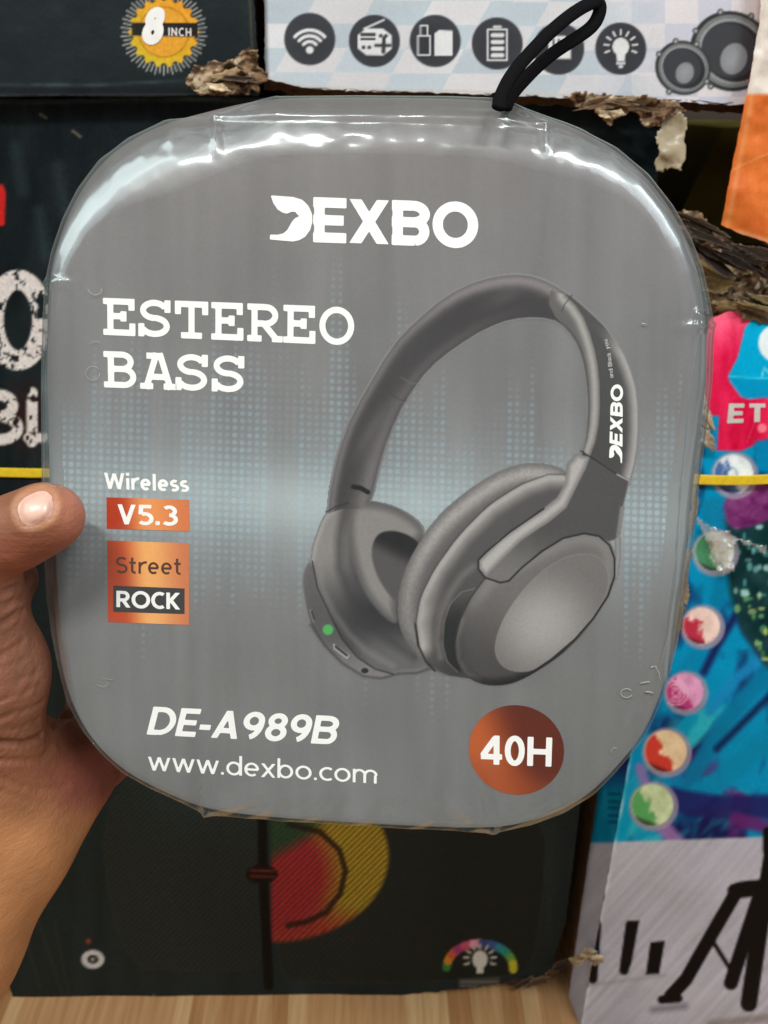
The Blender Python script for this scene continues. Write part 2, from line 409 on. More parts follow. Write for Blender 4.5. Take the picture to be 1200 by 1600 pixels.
# ------------------------------------------------------------------ the setting
STACK_Y = 0.60
def wood_floor():
    m, nt, b = nodes('wood floor')
    tc = nt.nodes.new('ShaderNodeTexCoord')
    mp = nt.nodes.new('ShaderNodeMapping'); nt.links.new(tc.outputs['Object'], mp.inputs[0])
    mp.inputs['Scale'].default_value = (5, .3, 1); mp.inputs['Location'].default_value = (1.7, 0, 0)
    br = nt.nodes.new('ShaderNodeTexNoise'); br.inputs['Scale'].default_value = 1.6; br.inputs['Detail'].default_value = 0
    nt.links.new(mp.outputs[0], br.inputs['Vector'])
    rp = nt.nodes.new('ShaderNodeValToRGB'); rp.color_ramp.interpolation = 'CONSTANT'
    cols = [(196, 150, 104), (212, 172, 124), (182, 134, 88), (202, 158, 110), (190, 142, 96)]
    rp.color_ramp.elements[0].color = (*lin(cols[0]), 1); rp.color_ramp.elements[0].position = 0
    rp.color_ramp.elements[1].color = (*lin(cols[1]), 1); rp.color_ramp.elements[1].position = .42
    for k, p in ((2, .48), (3, .54), (4, .6)):
        e = rp.color_ramp.elements.new(p); e.color = (*lin(cols[k]), 1)
    nt.links.new(br.outputs[0], rp.inputs[0])
    g = nt.nodes.new('ShaderNodeTexNoise'); g.inputs['Scale'].default_value = 6; g.inputs['Detail'].default_value = 6
    mp2 = nt.nodes.new('ShaderNodeMapping'); nt.links.new(tc.outputs['Object'], mp2.inputs[0]); mp2.inputs['Scale'].default_value = (30, 1.5, 1)
    nt.links.new(mp2.outputs[0], g.inputs['Vector'])
    mx = nt.nodes.new('ShaderNodeMix'); mx.data_type = 'RGBA'; mx.blend_type = 'MULTIPLY'; mx.inputs[0].default_value = .7
    nt.links.new(rp.outputs[0], mx.inputs[6])
    r2 = nt.nodes.new('ShaderNodeValToRGB'); r2.color_ramp.elements[0].position = .3; r2.color_ramp.elements[0].color = (.62, .55, .48, 1); r2.color_ramp.elements[1].position = .65
    nt.links.new(g.outputs[0], r2.inputs[0]); nt.links.new(r2.outputs[0], mx.inputs[7]); nt.links.new(mx.outputs[2], b.inputs['Base Color'])
    b.inputs['Roughness'].default_value = .6; b.inputs['Specular IOR Level'].default_value = .2
    o = mesh('floor', [(-3, -2, 0), (3, -2, 0), (3, 3, 0), (-3, 3, 0)], [(0, 1, 2, 3)], m)
    o['kind'] = 'structure'
wood_floor()
wl = mesh('wall', [(-3, 1.15, 0), (3, 1.15, 0), (3, 1.15, 2.6), (-3, 1.15, 2.6)], [(0, 1, 2, 3)], plain_mat('dark wall', (70, 60, 54), .8, .2))
wl['kind'] = 'structure'

board = plain_mat('brown corrugated board', (150, 118, 84), .8, .2, .22, 70, .5, 300)
board_dark = plain_mat('dark side board', (44, 34, 28), .8, .2, .3, 40, .4, 200)
black_board = plain_mat('black printed board', (22, 25, 27), .5, .4, .2, 40, .2, 200)
white_board = plain_mat('white coated board', (205, 205, 208), .5, .4, .08, 40, .2, 200)
P_stack = Plane((0, STACK_Y, 0), (0, -1, 0))
P_right = Plane((0, .565, 0), (0, -1, 0))
P_top = Plane((0, .585, 0), (0, -1, 0))

def carton_body(parent, pl, quad, depth, mat, inset=.0015, name='board_shell', dx=0.0):
    """closed carton behind a printed face: front corners from the quad, walls running back"""
    f = pl.put(quad, -inset)
    V = []; n = len(f)
    for k in range(2):
        for p in f: V.append(p + np.array([dx * k, depth * k, 0]))
    Fc = [list(range(n))[::-1], [n + i for i in range(n)]] + [[i, (i + 1) % n, n + (i + 1) % n, n + i] for i in range(n)]
    return mesh(name, V, Fc, mat, parent, False)
def wave(sc, amp, seed=0):
    return lambda P: fbm(P[:, 0] / sc, P[:, 1] / sc, seed, 3) * amp
def over(sc, amp, seed):
    w = wave(sc, amp, seed)
    return lambda P: w(P) + .0004
def ragged(poly, amp, step=4.5, seed=3):
    out = []
    for (x0, y0), (x1, y1) in zip(poly, poly[1:] + poly[:1]):
        L = math.hypot(x1 - x0, y1 - y0); n = max(1, int(L / step)); nx, ny = (y1 - y0) / L, -(x1 - x0) / L
        for k in range(n):
            f = k / n; x = x0 + (x1 - x0) * f; y = y0 + (y1 - y0) * f
            o = (float(fbm(np.array([x / 9.]), np.array([y / 9.]), seed, 3)[0]) - .5) * amp * 1.6
            out.append((x + nx * o, y + ny * o))
    return out
def rag(poly, amp, sc=14, seed=3):
    """keeps what lies inside a carton outline whose rim is scuffed"""
    return lambda P: poly_sd(P, poly) + (fbm(P[:, 0] / sc, P[:, 1] / sc, seed, 3) - .35) * amp < 0
def lighten(v, amt): return np.clip(np.array(v, float) + amt, 0, 255)

# ---- black carton with the gold badge (upper left)
tA = thing('black_speaker_carton', 'dark teal-black carton with the round gold 8 inch badge, top left of the stack', 'carton', P_top.put([(150, 140)])[0])
inkA = ink_mat('gloss black board', .45, .35, .05, .3, 260, .12, 500, .35, 10)
qA = [(-160, -120), (391, -120), (404, 149), (-160, 149)]
def paintA(t):
    x, y = t.P.T
    n = fbm(x / 60, y / 200, 4); t.c[:] = np.array([20, 30, 34]) + (n[:, None] - .5) * 18
    t.line([(389, -30), (397, 140)], 3, (92, 84, 50), 3, .7)
    t.line([(-200, 131), (150, 133), (290, 126), (400, 131)], 5, (90, 108, 112), 5, .55, lambda P: fbm(P[:, 0] / 30, P[:, 1] / 6, 9) * 1.3)
    t.line([(-200, 141), (200, 142), (400, 143)], 9, (12, 18, 22), 4, .9)  # shaded gap below the carton, painted as a dark strip on its face
    t.line([(-200, 148), (100, 149), (300, 147), (404, 149)], 2, (70, 84, 86), 3, .4)
    cx, cy = 256, 50
    for k in range(60):
        a = k / 60 * 2 * math.pi
        t.line([(cx + 52 * math.cos(a), cy + 53 * math.sin(a)), (cx + (64 + 3 * (k % 2)) * math.cos(a), cy + (64 + 3 * (k % 2)) * math.sin(a))], 2.4, (186, 186, 180), 1.8, .85)
    sc = [(cx + (52 + 3.5 * math.cos(a * 18)) * math.cos(a), cy + (52 + 3.5 * math.cos(a * 18)) * math.sin(a)) for a in np.linspace(0, 2 * math.pi, 145)[:-1]]
    t.fill(sc, lambda P, sd: np.array([226, 172, 38]) + ((P[:, :1] - cx) / 60) * np.array([12, -6, 0]) + ((P[:, 1:2] - cy) / 60) * np.array([-10, 12, 0]), 2)
    t.ring(cx, cy, 39, 2.2, (170, 110, 20), 2, .8)
    t.fill(ell(cx, cy, 37, 37), (232, 164, 48), 2)
    t.fill([(cx - 50, cy - 15), (cx + 53, cy - 14), (cx + 53, cy + 7), (cx - 50, cy + 6)], (26, 26, 24), 1.6)
sheet('printed_face', -162, 406, -122, 151, 2.0, P_top.put, paintA, inkA, tA, None, wave(120, .004, 1), snap=ragged(qA, 3))
carton_body(tA, P_top, qA, .3, black_board)
ink_white = plain_mat('white ink', (244, 244, 240), .45, .3, .03, 200, 0)
ink_soft = plain_mat('soft white ink', (214, 210, 206), .5, .3, .08, 200, 0)
ink_black = plain_mat('black ink', (24, 22, 22), .5, .3, .05, 200, 0)
letters('badge_lettering', '8', [(228, 14), (262, 10), (252, 70), (219, 68)], .28, ink_white, P_top.put, over(120, .004, 1), tA)
letters('badge_lettering', 'INCH', [(263, 43), (299, 44), (299, 57), (263, 56)], .2, ink_soft, P_top.put, over(120, .004, 1), tA, gap=.2)

# ---- white carton with the icons (top right)
tB = thing('checkered_speaker_carton', 'white and pale blue checkered carton with a row of dark round icons', 'carton', P_top.put([(780, 150)])[0])
inkB = ink_mat('coated white board', .4, .5, .1, .2, 260, .04, 700, .2, 12)
qB = [(411, -120), (1205, -120), (1180, 160), (1140, 164), (1030, 158), (880, 152), (700, 145), (560, 143), (470, 137), (415, 122)]
ICONS = [(484, 61, 'wifi'), (585, 64, 'radio'), (680, 64, 'usb'), (777, 68, 'battery'), (873, 76, 'card'), (970, 76, 'bulb')]
def paintB(t):
    x, y = t.P.T
    u = (x - 400 + .55 * (y)) / 92; v = (y + 40 + (x - 400) * -.01) / 38
    ch = (np.floor(u) + np.floor(v)) % 2
    shade = hsh(np.floor(u), np.floor(v), 2)
    base = np.where(ch[:, None] > 0, np.array([198, 211, 220]), np.array([224, 224, 228]))
    t.c[:] = base - shade[:, None] * 12
    k = np.clip((x - 900) / 150, 0, 1)[:, None]
    base2 = np.where((((np.floor(x / 52) + np.floor(y / 38)) % 2) > 0)[:, None], np.array([206, 208, 222]), np.array([226, 222, 226]))
    t.c[:] = t.c * (1 - k) + base2 * k
    t.line([(411, -20), (414, 125)], 8, (70, 72, 70), 8, .9)
    t.line([(415, 124), (470, 135), (560, 140), (700, 142), (880, 149), (1030, 155)], 4, (206, 200, 188), 4, .8)
    D = (52, 54, 60); L = (226, 228, 230)
    for cx, cy, kd in ICONS:
        t.fill(ell(cx, cy, 40, 41), lambda P, sd: np.array([50, 52, 58]) - (sd[:, None] + 20) * -.3 , 2.2)
        if kd == 'wifi':
            t.fill(ell(cx, cy + 17, 6, 6), L)
            for r in (13, 22, 31): t.line([(cx + r * math.sin(a), cy + 17 - r * math.cos(a)) for a in np.linspace(-.85, .85, 10)], 5.2, L, 2)
        if kd == 'radio':
            t.fill(smooth([(cx - 26, cy - 20), (cx + 27, cy - 19), (cx + 27, cy + 23), (cx - 26, cy + 22)], 1), L)
            t.line([(cx - 16, cy - 19), (cx + 15, cy - 33)], 3, L)
            t.line([(cx - 20, cy - 10), (cx, cy - 10)], 5, D, 1.6); t.line([(cx - 20, cy - 3), (cx, cy - 3)], 4, D, 1.6)
            for dx, dy in ((-17, 10), (-8, 10), (10, -8), (18, -8)): t.fill(ell(cx + dx, cy + dy, 3, 3), D)
            t.line([(cx + 2, cy + 7), (cx + 24, cy + 7)], 5, D); t.line([(cx + 15, cy - 4), (cx + 14, cy + 17)], 6, D)
        if kd == 'usb':
            t.line([(cx - 27, cy - 8), (cx - 8, cy - 8), (cx - 8, cy + 22), (cx - 27, cy + 22), (cx - 27, cy - 8)], 2.4, L, 1.6)
            t.line([(cx - 23, cy - 9), (cx - 23, cy - 24), (cx - 12, cy - 24), (cx - 12, cy - 9)], 2.2, L, 1.6)
            t.fill([(cx - 1, cy - 12), (cx + 6, cy - 17), (cx + 27, cy - 16), (cx + 27, cy + 23), (cx - 1, cy + 23)], L, 1.8)
        if kd == 'battery':
            t.line([(cx - 15, cy - 22), (cx + 15, cy - 22), (cx + 15, cy + 26), (cx - 15, cy + 26), (cx - 15, cy - 22)], 3, L, 1.6)
            t.line([(cx - 5, cy - 26), (cx + 5, cy - 26)], 4, L)
            for k in range(4): t.line([(cx - 7, cy - 13 + k * 10.5), (cx + 8, cy - 13 + k * 10.5)], 6.5, L, 1.8)
        if kd == 'card':
            t.fill([(cx - 16, cy - 20), (cx + 10, cy - 20), (cx + 19, cy - 10), (cx + 19, cy + 16), (cx - 16, cy + 16)], L, 1.8)
            t.line([(cx - 8, cy - 14), (cx - 8, cy - 5)], 3, D); t.line([(cx, cy - 14), (cx, cy - 5)], 3, D)
        if kd == 'bulb':
            t.fill(ell(cx, cy - 3, 13, 14), L); t.fill([(cx - 7, cy + 8), (cx + 7, cy + 8), (cx + 6, cy + 20), (cx - 6, cy + 20)], L)
            t.line([(cx - 6, cy + 23), (cx + 6, cy + 23)], 3, L, 1.5); t.fill(ell(cx, cy + 28, 4, 2.5), L)
            for k in range(9):
                a = math.radians(-200 + k * 27.5)
                t.line([(cx + 19 * math.cos(a), cy - 3 + 19 * math.sin(a)), (cx + 26 * math.cos(a), cy - 3 + 26 * math.sin(a))], 3, L, 1.6)
    for cx, cy, r in ((1142, 80, 62), (1067, 106, 42)):
        k = r / 42
        t.fill(ell(cx, cy, 42 * k, 44 * k, -55), (46, 50, 50), 2.5)
        t.fill(ell(cx + 1, cy, 38 * k, 40 * k, -55), lambda P, sd: np.array([150, 154, 156]) + (np.abs(sd) < 4 * k)[:, None] * -30, 2)
        t.fill(ell(cx + 2 * k, cy + 1, 31 * k, 34 * k, -55), (42, 44, 48), 2.5)
        t.fill(ell(cx - 1 * k, cy - 1, 28 * k, 30 * k, -55), (62, 64, 70), 3)
        t.fill(ell(cx + 3 * k, cy + 8 * k, 14 * k, 17 * k, 20), lambda P, sd: np.array([140, 144, 150]) + sd[:, None] * -1.2, 2.5)
        for a in (-150, -60, 30, 120, -105):
            a = math.radians(a); t.fill(ell(cx + 43 * k * math.cos(a), cy + 43 * k * math.sin(a), 5, 5), (78, 80, 80)); t.fill(ell(cx + 43 * k * math.cos(a), cy + 43 * k * math.sin(a), 2.4, 2.4), (180, 180, 182))
sheet('printed_face', 408, 1204, -120, 166, 2.0, P_top.put, paintB, inkB, tB, None, wave(140, .003, 5), snap=ragged(qB, 3))
carton_body(tB, P_top, qB, .3, board, .0005)

# the worn brown bottom rim of the icon carton
def strip3(name, line, w0, w1, pl, l0, l1, mat, parent, n=90, jit=.0012, seed=1):
    """a narrow torn board edge following a pixel line"""
    q = np.array(line, float); t = np.concatenate([[0], np.cumsum(np.linalg.norm(np.diff(q, axis=0), axis=1))]); t /= t[-1]
    s = np.linspace(0, 1, n); c = np.column_stack([np.interp(s, t, q[:, 0]), np.interp(s, t, q[:, 1])])
    V = []; rows = 5
    for k in range(rows):
        f = k / (rows - 1)
        off = w0 + (w1 - w0) * f
        jj = (fbm(s * n * .35, f * 3 + s * 0, seed, 3) - .5)
        p = c + np.column_stack([jj * 3, off + jj * 7])
        V.append(pl.put(p, l0 + (l1 - l0) * f + jj * jit * 4))
    V = np.concatenate(V)
    Fc = [(k * n + i, k * n + i + 1, (k + 1) * n + i + 1, (k + 1) * n + i) for k in range(rows - 1) for i in range(n - 1)]
    return mesh(name, V, Fc, mat, parent)
kraft_ink = ink_mat('torn corrugated paper', .85, .15, 0, .35, 420, .2, 300, 0)
kraft = plain_mat('torn kraft board', (128, 100, 76), .85, .2, .35, 260, .8, 500)
kraft_dark = plain_mat('worn dark kraft', (74, 58, 46), .85, .2, .45, 200, .8, 500)
kraft_pale = plain_mat('pale torn paper', (190, 172, 146), .8, .2, .25, 240, .6, 500)
strip3('torn_rim', [(412, 124), (470, 137), (560, 143), (700, 146), (880, 151), (1030, 157), (1168, 163)], -2, 14, P_top, .002, -.012, kraft_dark, tB, 160)
def flaps(name, outline, pl, lift, mat, parent=None, count=14, size=(16, 34), seed=1, aspect=.5, tones=((124, 98, 74), (84, 64, 48), (150, 124, 94), (60, 46, 36)), torn=(208, 190, 162), curl=.004, spread=.004, angle=0, dark=None):
    """torn paper plies: thin ragged leaves lying over one another"""
    rg = random.Random(seed); lo, hi = box_of(outline, 0); V = []; Fc = []; Cc = []; made = 0; tries = 0
    while made < count and tries < 4000:
        tries += 1
        cx, cy = rg.uniform(lo[0], hi[0]), rg.uniform(lo[1], hi[1])
        if poly_sd(np.array([[cx, cy]]), outline)[0] > -2: continue
        L = rg.uniform(*size) * .5; Hh = L * aspect * rg.uniform(.6, 1.3); rot = math.radians(angle + rg.gauss(0, 11)); sd0 = rg.uniform(0, 99)
        tone = np.array(rg.choice(tones), float) * rg.uniform(.8, 1.1); NA, NR = 44, 5
        ph = np.linspace(0, 2 * math.pi, NA, endpoint=False); q0 = rg.uniform(0, 1.5)
        rad = .72 / np.maximum(np.abs(np.cos(ph + q0)), np.abs(np.sin(ph + q0))) ** .9
        rad = rad * (1 + .5 * (fbm(np.cos(ph) * 1.3 + sd0, np.sin(ph) * 1.3 + sd0, 3, 3) - .5) + np.array([rg.uniform(-.2, .2) for _ in ph]))
        cu1, cu2 = rg.gauss(0, curl), rg.gauss(0, curl); l0 = lift + spread * made / count; base = len(V); P = [(cx, cy)]; Z = [l0]; CC = [tone]
        for r in np.linspace(.25, 1, NR):
            u = np.cos(ph) * rad * r; v = np.sin(ph) * rad * r
            x = cx + (u * math.cos(rot)) * L - (v * math.sin(rot)) * Hh; y = cy + (u * math.sin(rot)) * L + (v * math.cos(rot)) * Hh
            z = l0 + cu1 * np.maximum(v, 0) ** 2 * 1.2 + cu2 * u ** 2 * .5 + (fbm(x / 9, y / 9, 7, 2) - .5) * .0016
            P += list(zip(x, y)); Z += list(np.maximum(z, l0 - .002))
            fb = fbm(x / 14, y / 3.5, 11, 3)[:, None]; col = tone * (.72 + .56 * fb)
            if r > .85: col = col * .6 + np.array(torn) * .4
            CC += list(col)
        W = pl.put(np.array(P), np.array(Z)); V += list(W); Cc += CC
        Fc += [(base, base + 1 + (k + 1) % NA, base + 1 + k) for k in range(NA)]
        Fc += [(base + 1 + q * NA + k, base + 1 + q * NA + (k + 1) % NA, base + 1 + (q + 1) * NA + (k + 1) % NA, base + 1 + (q + 1) * NA + k) for q in range(NR - 1) for k in range(NA)]
        made += 1
    o = mesh(name, V, Fc, kraft_ink, parent, True, lin(np.clip(np.array(Cc), 0, 255)))
    md = o.modifiers.new('thickness', 'SOLIDIFY'); md.thickness = .0006; md.offset = -1
    return o
TINTS = {'torn kraft board': ((70, 52, 40), (146, 118, 90), (196, 178, 150)), 'worn dark kraft': ((26, 20, 17), (84, 68, 54), (140, 122, 100)), 'pale torn paper': ((150, 126, 98), (206, 190, 166), (228, 216, 196))}
def crumple(name, outline, pl, lift, amp, mat, parent=None, step=3.0, sc=22, seed=1, thick=.0012, lean=0.0):
    lo, hi = box_of(outline, 0)
    xs = np.arange(lo[0], hi[0], step); ys = np.arange(lo[1], hi[1], step)
    X, Y = np.meshgrid(xs, ys); P = np.column_stack([X.ravel(), Y.ravel()])
    ok = poly_sd(P, outline) + (fbm(P[:, 0] / 9, P[:, 1] / 9, seed + 5, 2) - .5) * 9 < 0
    r = 1 - np.abs(2 * fbm(P[:, 0] / sc, P[:, 1] / sc * .6, seed, 2) - 1) * 2.2
    r2 = fbm(P[:, 0] / 12, P[:, 1] / 14, seed + 9, 2)
    h = lift + r * amp * .5 + r2 * amp * .15 + lean * (P[:, 1] - lo[1]) / (hi[1] - lo[1])
    J = np.column_stack([fbm(P[:, 0] / 11, P[:, 1] / 11, seed + 2), fbm(P[:, 0] / 11, P[:, 1] / 11, seed + 3)]) - .5
    V = pl.put(P + J * 10, h)
    nx = len(xs); I = np.arange(len(P)).reshape(len(ys), nx)
    Q = np.column_stack([I[1:, :-1].ravel(), I[1:, 1:].ravel(), I[:-1, 1:].ravel(), I[:-1, :-1].ravel()])
    Q = Q[ok[Q].all(1)]
    used = np.unique(Q); remap = np.full(len(P), -1); remap[used] = np.arange(len(used))
    cu = None; use = mat
    if mat.name in TINTS:
        d_, m_, p_ = [np.array(q, float) for q in TINTS[mat.name]]; Pu = P[used]
        f1 = fbm(Pu[:, 0] / 16 + Pu[:, 1] / 40, Pu[:, 1] / 5, seed + 40, 3); f2 = fbm(Pu[:, 0] / 7, Pu[:, 1] / 6, seed + 41, 3)
        k1 = np.clip((f1 - .38) * 5, 0, 1)[:, None]; k2 = np.clip((f2 - .58) * 7, 0, 1)[:, None]
        cu = lin((d_ * (1 - k1) + m_ * k1) * (1 - k2) + p_ * k2); use = kraft_ink
    o = mesh(name, V[used], remap[Q], use, parent, True, cu)
    md = o.modifiers.new('thickness', 'SOLIDIFY'); md.thickness = thick; md.offset = -1
    return o
crumple('torn_corner', [(298, 104), (330, 96), (352, 96), (374, 78), (390, 70), (402, 80), (406, 104), (420, 114), (418, 128), (404, 132), (406, 146), (360, 149), (308, 149), (292, 132)], P_top, .004, .016, kraft, tA, 1.8, 40, 3)
flaps('torn_corner', [(312, 122), (345, 112), (398, 116), (396, 138), (316, 140)], P_top, .014, kraft, tA, 4, (50, 80), 5, .22, curl=.002, spread=.003, angle=-10)
flaps('torn_corner', [(310, 134), (360, 134), (364, 146), (312, 147)], P_top, .014, kraft_pale, tA, 3, (30, 44), 8, .3, ((196, 176, 146),), angle=0)
crumple('torn_flap', [(886, 150), (930, 146), (1030, 152), (1066, 158), (1070, 174), (1044, 182), (1030, 196), (1012, 198), (996, 178), (970, 174), (955, 192), (942, 184), (922, 170), (892, 162)], P_top, .004, .016, kraft, tB, 1.8, 36, 11)
flaps('torn_flap', [(900, 150), (1010, 152), (1050, 162), (1000, 172), (930, 166)], P_top, .014, kraft, tB, 5, (60, 100), 13, .16, curl=.002, spread=.004, angle=6)
flaps('torn_flap', [(930, 168), (980, 168), (962, 188), (944, 186)], P_top, .015, kraft_pale, tB, 4, (18, 34), 12, .5, ((190, 170, 140),), curl=.002)
tape_mat = plain_mat('dull packing tape', (176, 164, 138), .35, .6, .14, 60, .35, 90, dist=.002)
tp = crumple('tape_flap', [(1034, 166), (1052, 180), (1062, 172), (1074, 184), (1074, 230), (1066, 268), (1022, 272), (1026, 220)], P_stack, .02, .006, tape_mat, tB, 3, 40, 14, .0005)

# ---- orange and white carton (right edge)
tC = thing('orange_carton', 'carton with a white upper part and an orange lower part at the right edge', 'carton', Plane((0, .575, 0), (0, -1, 0)).put([(1180, 300)])[0])
P_or = Plane((0, .575, 0), (0, -1, 0))
inkC = ink_mat('orange gloss board', .4, .4, .03, .25, 200, .06, 600, .5, 12)
qC = [(1196, -120), (1420, -120), (1380, 420), (1230, 398), (1196, 378), (1160, 366), (1127, 351), (1148, 240), (1168, 140), (1186, 40)]
def paintC(t):
    x, y = t.P.T
    w = np.clip((147 - y + .0 * x) / 3 + .5, 0, 1)[:, None]
    n = fbm(x / 22, y / 60, 3)[:, None]
    o = np.array([226, 116, 48]) + (n - .5) * np.array([50, 50, 34])
    t.c[:] = o * (1 - w) + (np.array([226, 216, 204]) + (n - .5) * 24) * w
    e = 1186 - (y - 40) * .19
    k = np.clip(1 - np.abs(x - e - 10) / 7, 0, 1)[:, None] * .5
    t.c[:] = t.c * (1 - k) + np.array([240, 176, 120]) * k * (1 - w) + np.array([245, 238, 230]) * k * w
    t.line([(1140, 268), (1165, 255), (1200, 240)], 2, (244, 168, 110), 2, .8)
    t.line([(1120, 362), (1160, 364), (1196, 376), (1240, 396)], 7, (236, 170, 130), 6, .8)
sheet('printed_face', 1110, 1420, -120, 420, 3.0, P_or.put, paintC, inkC, tC, None, wave(60, .006, 8), snap=ragged(qC, 2))
carton_body(tC, P_or, qC, .3, plain_mat('orange printed board', (206, 104, 44), .5, .3, .12, 40, .2), .001, dx=.2)

# ---- tall black carton (behind the held box)
tF = thing('tall_black_speaker_carton', 'tall black carton with distressed white letters and a striped red and yellow speaker cone', 'carton', P_stack.put([(430, 1560)])[0])
inkF = ink_mat('black printed board with scuffs', .5, .08, .0, .35, 240, .15, 400, .5, 9)
qF = [(-260, 152), (0, 155), (300, 150), (620, 154), (900, 158), (1036, 166), (1016, 420), (968, 740), (916, 1180), (884, 1440), (862, 1512), (850, 1524), (760, 1540), (600, 1558), (450, 1570), (230, 1586), (28, 1598), (10, 1520), (-40, 1500), (-120, 1000)]
def grunge(P): 
    n = fbm(P[:, 0] / 13, P[:, 1] / 13, 21, 4)
    r = np.abs(fbm(P[:, 0] / 16, P[:, 1] / 22, 31, 3) - .5)
    return np.clip((n - .33) * 14, 0, 1) * np.clip((r - .018) * 60, 0, 1)
def paintF(t):
    x, y = t.P.T
    n = fbm(x / 26, y / 150, 4)[:, None]; n2 = fbm(x / 90, y / 90, 6)[:, None]
    t.c[:] = np.array([24, 32, 35]) + (n - .5) * 22 + (n2 - .5) * 14
    low = np.clip((y - 800) / 250, 0, 1)[:, None]
    t.c[:] = t.c * (1 - low) + (np.array([33, 42, 42]) + (n - .5) * 12) * low
    rd = np.clip(1 - np.hypot((x - 40) / 50, (y - 650) / 70), 0, 1)[:, None] * .6
    t.c[:] = t.c * (1 - rd) + np.array([66, 26, 22]) * rd
    t.line([(-260, 158), (100, 159), (300, 155), (430, 157)], 7, (96, 114, 118), 6, .7, lambda P: np.clip(fbm(P[:, 0] / 40, P[:, 1] / 4, 8) * 1.6 - .2, 0, 1))  # gloss glints along the top edge, painted into the ink
    t.fill([(-60, 292), (4, 288), (9, 300), (7, 352), (-60, 360)], (196, 38, 34), 3)
    W = (222, 216, 212)
    # big distressed letters
    t.line(ell(28, 500, 38, 63) + [(66, 500)], 31, W, 2.5, 1, grunge)
    t.line([(-150, 426), (-80, 580)], 28, W, 2.5, 1, grunge); t.line([(-80, 426), (-150, 580)], 28, W, 2.5, 1, grunge)
    t.line(arc(-2, 634, 22, 17, -90, 90, 12), 17, W, 2.5, 1, grunge); t.line(arc(0, 669, 28, 18, -90, 90, 12), 17, W, 2.5, 1, grunge)
    t.line([(-18, 612), (-18, 690)], 17, W, 2.5, 1, grunge)
    t.line([(50, 614), (50, 690)], 17, W, 2.5, 1, grunge); t.line([(44, 684), (92, 684)], 15, W, 2.5, 1, grunge)
    for k, xx in enumerate((128, 190, 252, 314, 372)):
        t.line([(xx, 614), (xx, 688)], 17, W, 2.5, 1, grunge); t.line([(xx, 684 if k % 2 else 622), (xx + 34, 684 if k % 2 else 622)], 15, W, 2.5, 1, grunge)
    # lower print: two grille panels
    def stripes(P, w=11.5, th=.5): return (np.abs(((P[:, 0] + P[:, 1] * 1.05) / w) % 1 - .5) * 2 < th).astype(float)
    gp = lambda P: np.clip(.5 + .5 * np.cos((P[:, 0] + P[:, 1] * 1.05) / 9.5 * 2 * math.pi), 0, 1)
    rr = smooth([(416, 1200), (860, 1200), (842, 1500), (800, 1530), (470, 1538), (432, 1516)], 2)
    t.fill(rr, (30, 34, 31), 3); t.fill(rr, (50, 54, 48), 3, .55, lambda P: gp(P) * np.clip((700 - P[:, 0]) / 150, 0, 1))
    lr = smooth([(150, 1200), (404, 1200), (410, 1490), (396, 1518), (300, 1518), (180, 1510)], 2)
    t.fill(lr, lambda P, sd: np.array([34, 36, 34]) + np.clip((1330 - P[:, 1:2]) / 200, 0, 1) * np.array([2, 22, 22]) * np.clip(1 - np.abs(P[:, :1] - 290) / 120, 0, 1), 3)
    t.fill(lr, (62, 82, 80), 3, .3, gp)
    for line in (lr, rr): t.line(line + line[:1], 1.6, (64, 62, 58), 2, .35)
    def cone(P, sd):
        a = np.degrees(np.arctan2(P[:, 1] - 1370, P[:, 0] - 425))
        a = a % 360
        r = np.hypot(P[:, 0] - 425, P[:, 1] - 1370)
        red = np.array([180, 44, 54]); yel = np.array([184, 152, 44]); org = np.array([196, 88, 44]); gr = np.array([36, 74, 50])
        k = np.clip((r - 75) / 40, 0, 1)[:, None]
        lowr = np.clip((P[:, 1] - 1390 - (P[:, 0] - 480) * .35) / 50, 0, 1)[:, None]
        outer = yel * (1 - lowr) + org * lowr * .5 + red * lowr * .5
        c = red * (1 - k) + outer * k
        g = np.clip((1352 - P[:, 1] - (P[:, 0] - 425) * .55) / 26, 0, 1)[:, None] * np.clip((520 - P[:, 0]) / 40, 0, 1)[:, None]
        return c * (1 - g) + gr * g
    half = [(424, 1230)] + arc(425, 1338, 182, 134, -88, 88, 30) + [(424, 1470)]
    t.fill(half, cone, 7, .92)
    t.fill(half, (52, 40, 22), 4, .8, lambda P: np.clip(gp(P) * 1.4 - .45, 0, 1))
    t.line([(452, 1288), (500, 1300), (530, 1328), (540, 1360), (532, 1395), (510, 1425), (480, 1440), (450, 1446)], 9, (40, 28, 22), 3, .85)
    t.line([(409, 1200), (411, 1360), (420, 1540)], 15, (14, 15, 15), 3)
    t.fill(ell(409, 1366, 25, 15), (22, 16, 15), 3)
    for yy in (1360, 1369): t.line([(392, yy), (428, yy + 1)], 3.5, (120, 52, 38), 3, .8)
    # camera lens dot, lamp arc
    t.fill(ell(145, 1499, 18, 14.5), (204, 202, 200), 2.5); t.fill(ell(145, 1499, 9, 7), (52, 52, 52), 2); t.fill(ell(145, 1499, 3, 2.5), (170, 170, 168), 2)
    t.fill(ell(138, 1471, 4, 4), (140, 66, 40), 3)
    cc = [(60, 120, 60), (200, 130, 40), (190, 90, 60), (150, 60, 110), (190, 80, 100), (214, 150, 170), (60, 70, 120), (60, 90, 140), (50, 130, 150), (50, 140, 110), (110, 150, 60), (190, 180, 50)]
    for k, c in enumerate(cc):
        a0 = 180 + k * 15.5; t.line([(750 + 52 * math.cos(math.radians(a)), 1512 + 38 * math.sin(math.radians(a))) for a in (a0 + 1, a0 + 7, a0 + 13)], 13, c, 2.5)
    t.fill(ell(750, 1499, 12, 14), (206, 204, 196), 2.5); t.fill([(744, 1508), (756, 1508), (755, 1521), (745, 1521)], (206, 204, 196), 2)
